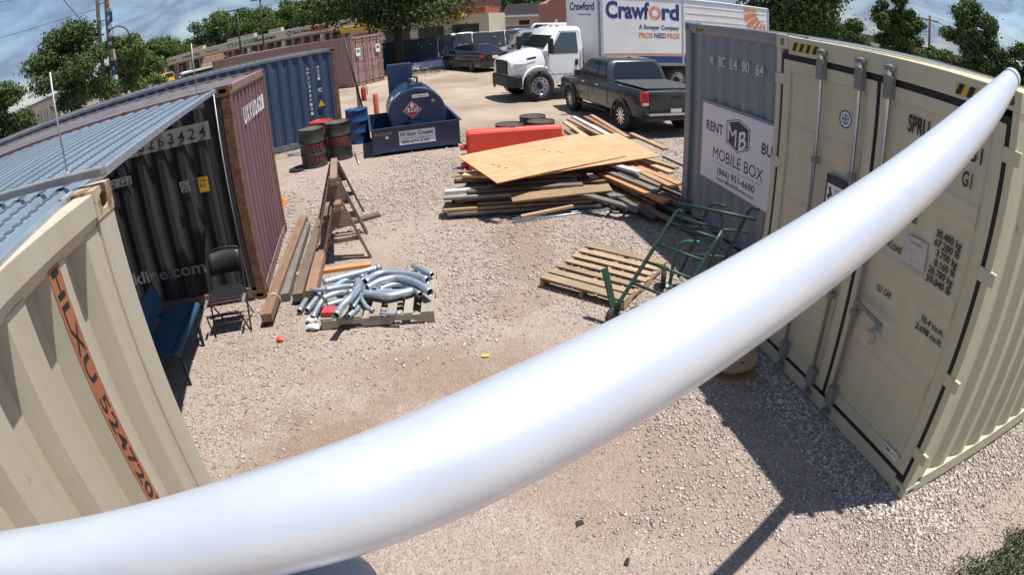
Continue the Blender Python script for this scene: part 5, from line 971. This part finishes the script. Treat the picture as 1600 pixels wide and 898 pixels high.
# far parked cars
def pol(az, d): return (d * math.sin(R(az)), d * math.cos(R(az)))
FS = [('SUV', WHITE), ]
PAINTS = dict(white=WHITE, black=SEDANP, dark=PICKUP, blue=mat('blue_car_paint', (.03, .06, .22), .3), silver=SILVER, yellow=mat('yellow_vehicle', (.6, .42, .04), .5))
HB_ = dict(SE); HB_.update(cab=(-2.25, -1.75, .2, 1.2), zc=(1.02, 1.62), cy=(.86, .68), zb=.26)
HB_['st'] = [(-2.35, 1.02, .80), (-2.25, 1.08, .88), (0, 1.08, .92), (1.0, 1.05, .92), (1.8, .98, .88), (2.3, .80, .75)]
for (az, d, yaw, col, spec, l_) in ((-3.1, 52, 30, 'white', HB_, 'white SUV parked behind the fence, left of the tan building corner'), (-1.6, 55, 20, 'white', SE, 'white car in front of the tan and yellow building'), (1.4, 58, 200, 'blue', HB_, 'blue and white car beyond the fence right of the tan building'), (2.9, 56, 190, 'dark', HB_, 'dark SUV beyond the fence behind the van'), (4.3, 60, 180, 'white', VA, 'white van beyond the fence beside the pink building'), (5.6, 58, 185, 'white', HB_, 'white vehicle half hidden behind the truck box front'),
                                    (-34.6, 96, 160, 'white', HB_, 'white car at the left end of the shopping strip'), (-33.3, 97, 150, 'yellow', VA, 'yellow vehicle parked at the shopping strip'), (-32.2, 98, 150, 'dark', SE, 'dark car next to the yellow vehicle'), (-31.0, 98, 160, 'white', SE, 'white hatch car at the shopping strip'), (-45.0, 60, 140, 'white', SE, 'white car under the leaning tree at far left'), (-40.8, 70, 140, 'white', SE, 'white car right of the big left tree trunk'), (-38.8, 66, 140, 'dark', SE, 'dark car at the foot of the pylon sign')):
    x, y = pol(az, d); vehicle('parked_car', l_, 'car', (x, y), yaw, PAINTS[col], spec, group='cars parked beyond the yard')

# ------------------------------------------------------------------ fence with screen
F0 = Vector((-8.6, 36.4)); fd = Vector((math.cos(R(31)), math.sin(R(31)))); fn_ = Vector((-fd.y, fd.x))
ft = thing('screened_fence', 'dark blue windscreen fence along the back of the yard', 'fence', (F0.x, F0.y, 0), 31)
for k in range(9):
    x0, x1 = k * 2.6, (k + 1) * 2.6; P = []; n = 14
    for i in range(n + 1):
        x = lerp(x0 + .04, x1 - .04, i / n); P += [(x, -.04 + .02 * math.sin(i * 1.3 + k), .03), (x, -.04 + .012 * math.sin(i * .9 + k), 1.84 - .03 * math.sin(math.pi * i / n))]
    b = MB(); b.add(P, [(2 * i, 2 * i + 2, 2 * i + 3, 2 * i + 1) for i in range(n)], True); sp = b.build('screen_panel', FENCE, ft)
    for j in range(3):
        sx, sz = random.uniform(x0 + .4, x1 - .4), random.uniform(.7, 1.5); b = MB(); a_ = random.choice((0, 1.57, .8))
        pts = [(.13 * math.cos(a_ + q), .13 * math.sin(a_ + q)) for q in [R(10 + 20 * i) for i in range(7)]]; pts += [(p_[0] * .80, p_[1] * .80) for p_ in pts[::-1]]
        b.add([(sx + p_[0], -.075, sz + p_[1]) for p_ in pts], [tuple(range(14))]); b.build('wind_slit', WHITE, sp)  # white crescents paint the light showing through the cuts
for k in range(10): b = MB(); b.tube([(k * 2.6, 0, 0), (k * 2.6, 0, 1.92)], .03, 8); b.build('post', GALVD, ft)
b = MB(); b.tube([(0, 0, 1.87), (23.4, 0, 1.87)], .02, 6); b.build('top_rail', GALVD, ft)
# stock along the fence
for k in range(4):
    a = Vector((-5.5 + .1 * k, 33.6 + .35 * k, .10 + .10 * k)); board('%s long white plank from the front in the stack along the fence' % ORD[k], a, a + Vector((3.9, 2.9, 0)), .26, .085, WHITE, 'white planks along the fence')
REDB = mat('red_beam', (.40, .05, .05), .6); PURP = mat('purple_blue_strap', (.12, .10, .35), .6)
for k in range(9):
    a = Vector((-4.6 + .26 * k, 36.0 + .20 * k, .42)); board('%s red beam from the left leaning on the fence behind the sedan' % ORD[k], a, a + Vector((1.3, .85, .12 + .06 * k)), .10, .06, REDB, 'red beams leaning on the fence')
a = Vector((-4.6, 35.3, .46)); board('blue painted plank at the foot of the red beams', a, a + Vector((3.4, 2.2, .05)), .10, .22, PURP)

# ------------------------------------------------------------------ trees
def leaves(clumps, n, size, seed):
    r_ = np.random.default_rng(seed); cl = np.array(clumps); wts = (cl[:, 3] * cl[:, 4] * cl[:, 5]) ** .75; wts /= wts.sum(); ids = r_.choice(len(cl), n, p=wts); c = cl[ids]
    d = r_.normal(size=(n, 3)); d /= np.linalg.norm(d, axis=1)[:, None]; rad = r_.random(n) ** .42 * (1 + np.where(r_.random(n) < .2, .42, .12) * np.abs(r_.normal(size=n)))
    p = c[:, :3] + d * rad[:, None] * c[:, 3:6]
    nrm = d + r_.normal(size=(n, 3)) * .7 + np.array([0, 0, .35]); nrm /= np.linalg.norm(nrm, axis=1)[:, None]
    t1 = np.cross(nrm, r_.normal(size=(n, 3))); t1 /= np.linalg.norm(t1, axis=1)[:, None]; t2 = np.cross(nrm, t1)
    s_ = size * (.6 + .8 * r_.random(n))[:, None]; asp = .55
    V = np.stack([p - t1 * s_, p + t2 * s_ * asp, p + t1 * s_, p - t2 * s_ * asp], 1).reshape(-1, 3); return V
def tree(label, base, h, wd, lm, n=6000, size=.16, seed=1, trunk_h=None, spread=1.0, lean=(0, 0), nclump=26, tr=.2, name='shade_tree', flat=.75, group=None, zmin=None, dens_top=1.0):
    r_ = random.Random(seed); t = thing(name, label, 'tree', (base[0], base[1], 0), 0, group); th = trunk_h or h * .35; cl = []
    tips = []
    b = MB(); top = Vector((lean[0] * .5, lean[1] * .5, h * .72)); mid = Vector((lean[0] * .2 + r_.uniform(-.15, .15), lean[1] * .2, th))
    b.tube(smooth_path([(0, 0, 0), (0, 0, th * .5), mid, (mid + top) / 2 + Vector((r_.uniform(-.3, .3), r_.uniform(-.3, .3), 0)), top], 3), tr, 8, rad=[tr * (1.25 - 1.05 * i / 12) for i in range(13)])
    for k in range(7):
        a = k * 2.4 + r_.random(); st = mid.lerp(top, r_.uniform(0, .55)); en = Vector((lean[0] * .7 + math.cos(a) * wd * .36 * spread, lean[1] * .7 + math.sin(a) * wd * .36 * spread, r_.uniform(th + .3, h * .85))); md = st.lerp(en, .5) + Vector((0, 0, .25))
        b.tube(smooth_path([st, md, en], 3), tr * .3, 6, rad=[tr * (.42 - .32 * i / 6) for i in range(7)]); tips.append(en)
    b.build('trunk', BARK, t)
    zc = (h + th) / 2
    for k in range(nclump):
        a = r_.uniform(0, 6.283); q = r_.random() ** .55; zz = r_.uniform(-.95, .95); rr = math.sqrt(max(.05, 1 - zz * zz)) * q
        hh = (h - th) * .5
        c = (lean[0] * (.5 + .5 * zz) + math.cos(a) * rr * wd * .42, lean[1] * (.5 + .5 * zz) + math.sin(a) * rr * wd * .42, zc + zz * hh * .88)
        s_ = wd * r_.uniform(.07, .165); cl.append((*c, s_ * r_.uniform(.8, 1.3), s_ * r_.uniform(.8, 1.3), s_ * flat))
    for p in tips: cl.append((*p, wd * .14, wd * .14, wd * .10))
    V = leaves(cl, int(n * 1.9), size * .74, seed); nq = len(V) // 4; me = bpy.data.meshes.new('crown'); me.vertices.add(len(V)); me.vertices.foreach_set('co', V.ravel()); me.loops.add(nq * 4); me.loops.foreach_set('vertex_index', np.arange(nq * 4, dtype=np.int32)); me.polygons.add(nq); me.polygons.foreach_set('loop_start', np.arange(nq, dtype=np.int32) * 4); me.update(); me.validate()
    me.materials.append(lm); o = bpy.data.objects.new('crown', me); C.objects.link(o); o.parent = t; return t
LD, LM_, LO = LEAFS
tree('large dense tree at the far left, crown leaning left', pol(-41.9, 40), 7.9, 6.8, LO, 15000, .15, 3, 2.0, lean=(-.6, 0), tr=.24, nclump=40)
tree('dark tree cut by the left picture edge', pol(-50.5, 36), 5.4, 5.0, LD, 6000, .15, 4, 1.4)
tree('big live oak hanging over the fence and salmon container', pol(-9.8, 37), 10.5, 13.0, LD, 30000, .15, 5, 2.9, tr=.32, nclump=60, flat=.6)
tree('slender bushy tree wrapped round the pylon sign', pol(-37.2, 52), 7.2, 5.2, LM_, 6000, .16, 6, 1.8)
tree('low bushy tree at the left end of the shopping strip', pol(-35.2, 60), 5.4, 5.5, LM_, 5000, .17, 16, 1.2)
tree('broad dark oak behind the grey container, touching the truck', pol(27.8, 34), 9.0, 7.8, LD, 18000, .15, 7, 2.2, nclump=46, tr=.28)
tree('smaller tree right of the broad dark oak', pol(33.4, 46), 4.4, 5.0, LD, 8000, .16, 8, 1.6)
tree('upright dark tree left of the utility pole on the right', pol(39.7, 44), 7.6, 4.2, LD, 12000, .15, 9, 1.8, lean=(-.8, 0), nclump=34)
tree('low tree below the utility pole crossarm', pol(43.2, 52), 3.9, 4.0, LM_, 6000, .16, 10, 1.4)
tree('loose round tree behind the end of the white pipe', pol(47.4, 40), 7.5, 5.0, LO, 13000, .15, 11, 1.6, lean=(-.5, 0), nclump=36)
tree('tree at the right picture edge', pol(53.2, 40), 5.6, 4.4, LD, 7000, .15, 12, 1.4)
tree('dark tree behind the grey-roofed house', pol(2.2, 95), 12, 13, LD, 6000, .3, 13, 3); tree('dark tree between the house and the pink building', pol(5.6, 100), 13, 14, LD, 6000, .3, 14, 3)
tree('tall tree over the house right of the tan building', pol(.2, 110), 13, 10, LM_, 5000, .3, 15, 4)
for k in range(16):
    az = -37 + k * 1.55; h_ = 9.5 + 3.2 * math.sin(k * 1.1) * .5 + (2.4 if k > 5 else 0) + (1 if k % 3 == 0 else 0)
    tree('%s tree from the left in the wooded line behind the shopping strip' % ORD[k], pol(az, 150 - k * 1.5), h_, 13, LM_ if k % 2 else LD, 4200, .34, 40 + k, 2.2, group='trees behind the shopping strip', nclump=22)
for k in range(12):
    az = 24 + k * 2.9; tree('%s tree from the left in the distant line on the right' % ORD[k], pol(az, 92 + 5 * (k % 3)), 3.5 + .4 * (k % 3), 9, LD if k % 2 else LM_, 3200, .26, 70 + k, .6, group='trees far off on the right', nclump=20)

# ------------------------------------------------------------------ buildings and street things
def frame2(p, q):
    a = Vector((*p, 0)); b2 = Vector((*q, 0)); d = b2 - a; return a, math.degrees(math.atan2(d.y, d.x)), d.length
ml, my, mL = frame2(pol(-35.2, 142), pol(-13.0, 100))
sm = thing('shopping_strip', 'long low cream shopping strip with sign band and dark shopfronts', 'building', ml, my)
FH0, FH1 = 3.35, 4.95
boxp('wall', STUCCO, sm, 0, 3.2, 0, mL, 14, 4.6); boxp('fascia', STUCCO, sm, -.5, 0, FH0, mL, 1.0, FH1, .05); boxp('canopy_roof', ROOFG, sm, 0, 1.0, FH0, mL, 14, FH0 + .25); boxp('fascia_base', mat('fascia_brown', (.22, .13, .10), .8), sm, -.5, .05, FH0 - .35, mL, 1.0, FH0 - .002)
nb = 14
for k in range(nb):
    x0, x1 = k * mL / nb, (k + 1) * mL / nb
    o = boxp('shopfront', STORE, sm, x0 + .5, 3.0, .3, x1 - .5, 3.19, 3.2); boxp('door', mat('door_frame', (.25, .24, .23), .5), o, (x0 + x1) / 2 - .9, 2.95, 0, (x0 + x1) / 2 + .9, 2.99, 2.4)
    boxp('pillar', BRICKR if k % 2 else STUCCO, sm, x0 - .35, .1, 0, x0 + .35, .8, FH0 - .36)
for (f0, f1) in ((.30, .36), (.48, .60), (.66, .71), (.05, .12)): boxp('parapet', STUCCO, sm, f0 * mL, .1, FH1 - .01, f1 * mL, 1.1, FH1 + .7)
MX, MY = (1, 0, 0), (0, 0, 1)
def ms(s_, m, f, z, h_, w_): text(s_, m, sm, (f * mL, -.03, z), MX, MY, h_, w_, .03)
GRN = mat('green_sign', (.03, .28, .06), .5); TEAL = mat('teal_sign', (.05, .25, .26), .5); OLV = mat('olive_sign', (.22, .20, .06), .6)
ms('TITAN KWIK', GRN, .475, 3.75, .85, 9.0); ms('Aaronex', INK, .60, 3.8, .7, 5.6); ms('San Pasco', NAVY, .755, 3.9, .55, 4.6); ms('BURN LAVA', REDP, .825, 3.95, .5, 5.0); ms('CAFE & BAR', OLV, .12, 3.8, .6, 6); ms('DENTAL', NAVY, .25, 3.8, .6, 6); ms('SALON', OLV, .37, 3.8, .5, 4)
b = MB(); b.lathe([(0, 0), (.75, 0)], 18, (.095 * mL, -.03, 4.1), 'y'); b.build('round_sign', TEAL, sm); b = MB(); b.lathe([(.3, 0), (.5, 0)], 18, (.742 * mL, -.03, 4.15), 'y'); b.build('round_sign', NAVY, sm)
boxp('panel_sign', mat('brown_red_sign', (.32, .07, .05), .6), sm, .82 * mL, -.028, 3.75, .875 * mL, -.005, 4.6)
# far-left low building under the tree
fl = thing('low_building', 'low cream building glimpsed under the far left tree', 'building', (*pol(-47, 85), 0), -35); boxp('wall', STUCCO, fl, -14, 0, 0, 22, 8, 3.6); boxp('roof', ROOFG, fl, -14.5, -.6, 3.6, 22.5, 8.4, 3.85)
for k in range(6): boxp('window', STORE, fl, -12 + k * 5.5, -.05, .8, -8.6 + k * 5.5, -.01, 2.6)
# yellow fronted shop under the oak
yb = thing('yellow_shop', 'shop with bright yellow awning half hidden by the oak', 'building', (*pol(-14.6, 56), 0), -12)
boxp('wall', STUCCO, yb, 0, 0, 0, 13.5, 7, 3.3); boxp('awning', YELW, yb, -.2, -1.2, 2.75, 4.2, 0, 3.35, .05); boxp('awning', YELW, yb, 7.5, -1.2, 3.0, 11.5, 0, 3.6, .05); boxp('roof', mat('red_roof', (.30, .08, .05), .7), yb, .6, 1, 3.3, 13, 7, 3.9)
for k in range(4): boxp('window', STORE, yb, .6 + k * 3.2, -.04, .7, 3 + k * 3.2, -.01, 2.4)
b = MB(); b.tube([(1.9, -1.0, 3.3), (1.9, -1.0, 4.4)], .06, 6); b.box(1.5, -1.1, 4.0, 2.3, -.9, 4.5); b.build('roof_sign', MATS['red_roof'], yb)
# tan and brick building
tb = thing('tan_building', 'tan building with brown brick corner and upper band beyond the fence', 'building', (*pol(-4.4, 62), 0), 4)
boxp('wall', mat('tan_wall', (.50, .37, .24), .85), tb, -.8, 0, 0, 3.7, 8, 3.6); boxp('upper_band', BRICKR, tb, -1.2, -.12, 4.1, 5.0, 8, 5.6); boxp('trim_band', STUCCO, tb, -.9, -.2, 3.6, 4.3, 8, 4.1); boxp('corner_tower', BRICKR, tb, 3.7, -.25, 0, 5.0, 8, 4.08); boxp('yellow_panel', YELW, tb, .2, -.03, .4, 1.9, -.005, 2.6); boxp('column', REDP, tb, -.4, -.5, 0, -.2, -.3, 2.5)
for k in range(3): b = MB(); b.tube([(2.3 + 1.2 * k, -2.5, 0), (2.3 + 1.2 * k, -2.5, 2.3)], .07, 6); b.build('bollard', DARKMET, tb)
# house, pink building
hs = thing('house', 'small house with a grey roof between the tan and pink buildings', 'house', (*pol(.5, 84), 0), 0); boxp('wall', STUCCO, hs, 0, 0, 0, 9, 7, 3.0)
b = MB(); b.prism([(-.5, 3.0), (9.5, 3.0), (8.5, 4.7), (.5, 4.7)], -.6, 7.6); b.build('roof', ROOFG, hs); boxp('fascia', WHITE, hs, -.6, -.75, 2.75, 9.6, -.62, 3.0); boxp('window', STORE, hs, 2, -.05, 1, 3.5, -.01, 2.2)
rw = thing('garden_wall', 'low brown wall in front of the grey-roofed house', 'wall', (*pol(.6, 78), 0), 0); boxp('wall', BRICKR, rw, 0, 0, 0, 8, .3, 1.5); boxp('coping', STUCCO, rw, -.05, -.04, 1.5, 8.05, .34, 1.58)
pb = thing('pink_building', 'pinkish brown gabled building beside the truck box', 'building', (*pol(4.7, 66), 0), 3); b = MB(); b.prism([(0, 0), (9, 0), (9, 6.0), (3.5, 6.6), (2.0, 5.4), (0, 4.3)], 0, 9); b.build('wall', PINKW, pb); b = MB(); b.bar((0, -.1, 4.4), (2.0, -.1, 5.5), .25, .16); b.bar((2.0, -.1, 5.5), (3.5, -.1, 6.7), .25, .16); b.build('gable_trim', BRICKR, pb); boxp('door', WHITE, pb, .7, -.05, 0, 1.0, -.01, 2.4)
# distant sheds right
for (az, d, L_, h_, m_, l_) in ((36.5, 62, 6, 3.0, WHITE, 'white shed with blue front glimpsed over the tan container'), (44.5, 75, 16, 3.2, PINKW, 'low pinkish building far right behind the trees')):
    t = thing('shed', l_, 'building', (*pol(az, d), 0), -az); boxp('wall', m_, t, -L_ / 2, 0, 0, L_ / 2, 5, h_); b = MB(); b.prism([(-L_ / 2 - .3, h_), (L_ / 2 + .3, h_), (L_ / 2, h_ + .7), (-L_ / 2, h_ + .7)], -.3, 5.3); b.build('roof', ROOFG, t)
    boxp('front_panel', CRAWB if m_ is WHITE else STORE, t, -L_ / 2 + 1.2, -.06, .6, L_ / 2 - .4, -.01, h_ - .4)
# utility pole, pylon sign, street lamps, light poles
up = thing('utility_pole', 'dark wooden utility pole beside the green pylon sign', 'pole', (*pol(-39.2, 50), 0)); b = MB(); b.tube([(0, 0, 0), (0, 0, 14)], .2, 10, rad=[.22, .16]); b.build('mast', BARK, up)
for z in (6.2, 8.4, 9.9): b = MB(); b.tube([(0, 0, z), (.95, .2, z + .05)], .04, 6); b.build('standoff', DARKMET, up)
b = MB(); b.tube(smooth_path([(.9, .2, 7.4), (1.9, .3, 7.5), (2.8, .4, 6.9), (3.0, .5, 5.6)]), .06, 6); b.build('lamp_arm', DARKMET, up); b = MB(); b.tube(smooth_path([(.9, .2, 10.6), (1.9, .3, 10.9), (2.8, .4, 10.2)]), .06, 6); b.build('lamp_arm', DARKMET, up)
py = thing('pylon_sign', 'tall stacked pylon sign on a green post at far left', 'sign', (*pol(-38.2, 51), 0), -40); b = MB(); b.tube([(-.3, 0, 0), (-.3, 0, 14)], .24, 10); b.build('post', mat('green_post', (.12, .22, .20), .6), py)
for k in range(9):
    z = 2.6 + 1.1 * k; o = boxp('sign_panel', (SIGNW, CRAWB, STUCCO, DARKMET)[k % 4], py, .05, -.12, z, 1.35, .12, z + .95, .02); boxp('panel_print', (NAVY, SIGNW, REDP, SIGNW)[k % 4], o, .2, -.14, z + .3, 1.2, -.125, z + .62)
boxp('sign_board', mat('brick_orange', (.42, .16, .08), .7), py, .1, -.15, 1.0, 1.1, .15, 2.5)
for (az, d, h_, l_) in ((-25.2, 92, 9.4, 'light pole with a flat double head left of the other'), (-22.9, 85, 9.8, 'light pole with a flat double head standing above the shopping strip')):
    t = thing('light_pole', l_, 'pole', (*pol(az, d), 0), -az); b = MB(); b.tube([(0, 0, 0), (0, 0, h_)], .13, 8); b.build('mast', DARKMET, t); b = MB(); b.bar((-1.4, 0, h_), (1.4, 0, h_), .35, .16); b.build('lamp_head', DARKMET, t)
t = thing('utility_pole', 'wooden utility pole with crossarm between the trees on the right', 'pole', (*pol(42.4, 66), 0), -42); b = MB(); b.tube([(0, 0, 0), (0, 0, 7.4)], .14, 8); b.build('mast', BARK, t); b = MB(); b.bar((-1.1, 0, 6.9), (1.1, 0, 6.9), .1, .12); b.build('crossarm', BARK, t)
for i, (a0, d0_, z0, a1, d1_, z1, l_) in enumerate(((-39.2, 50, 9.6, -62, 45, 10.2, 'lower power line in the left sky'), (-39.2, 50, 12.2, -62, 45, 13.2, 'middle power line in the left sky'), (-39.2, 50, 13.6, -62, 45, 15.2, 'upper power line in the left sky'), (42.4, 66, 6.9, 62, 60, 5.5, 'power line running right from the right utility pole'))):
    p, q = pol(a0, d0_), pol(a1, d1_); b = MB(); n = 10
    b.tube([(lerp(p[0], q[0], k / n), lerp(p[1], q[1], k / n), lerp(z0, z1, k / n) - .5 * math.sin(math.pi * k / n)) for k in range(n + 1)], .022, 5); tag(b.build('power_line', DARKMET), l_, 'cable')
p = pol(-39.2, 50); q = pol(-43.5, 50); b = MB(); b.tube([(p[0], p[1], 13.5) if False else (q[0] - 1, q[1], 13.5), (p[0] - 1.6, p[1], 8.6)], .035, 5); tag(b.build('guy_wire', DARKMET), 'dark guy wire slanting down left of the utility pole', 'cable')
# flatbed with timber between the blue container and the strip
fb = thing('flatbed_trailer', 'white-edged flatbed trailer behind the blue container', 'trailer', (*pol(-27.6, 74), 0), 34); boxp('bed', mat('trailer_white', (.62, .60, .52), .6), fb, -4.8, -1.2, 1.55, 4.8, 1.2, 1.75, .01); boxp('headboard', GALVD, fb, 4.7, -1.2, 1.75, 4.8, 1.2, 2.35)
for x in (-3.2, -2.1): 
    for s_ in (-1, 1): wheel(fb, x, s_ * 1.0, .5, .26, s_, GALVD)
boxp('chassis', DARKMET, fb, -4.6, -.5, 1.1, 4.6, .5, 1.549)
for k in range(6):
    a = Vector((*pol(-28.0, 74), 1.86 + .22 * k)); dd = Vector((math.cos(R(34)), math.sin(R(34)), 0)); board('%s timber from the bottom in the bundle on the flatbed trailer' % ORD[k], a - dd * (1.7 - .1 * k), a + dd * (1.6 - .15 * (k % 3)), .9, .20, WOODS[0] if k % 2 else SALMON, 'timber on the flatbed trailer')
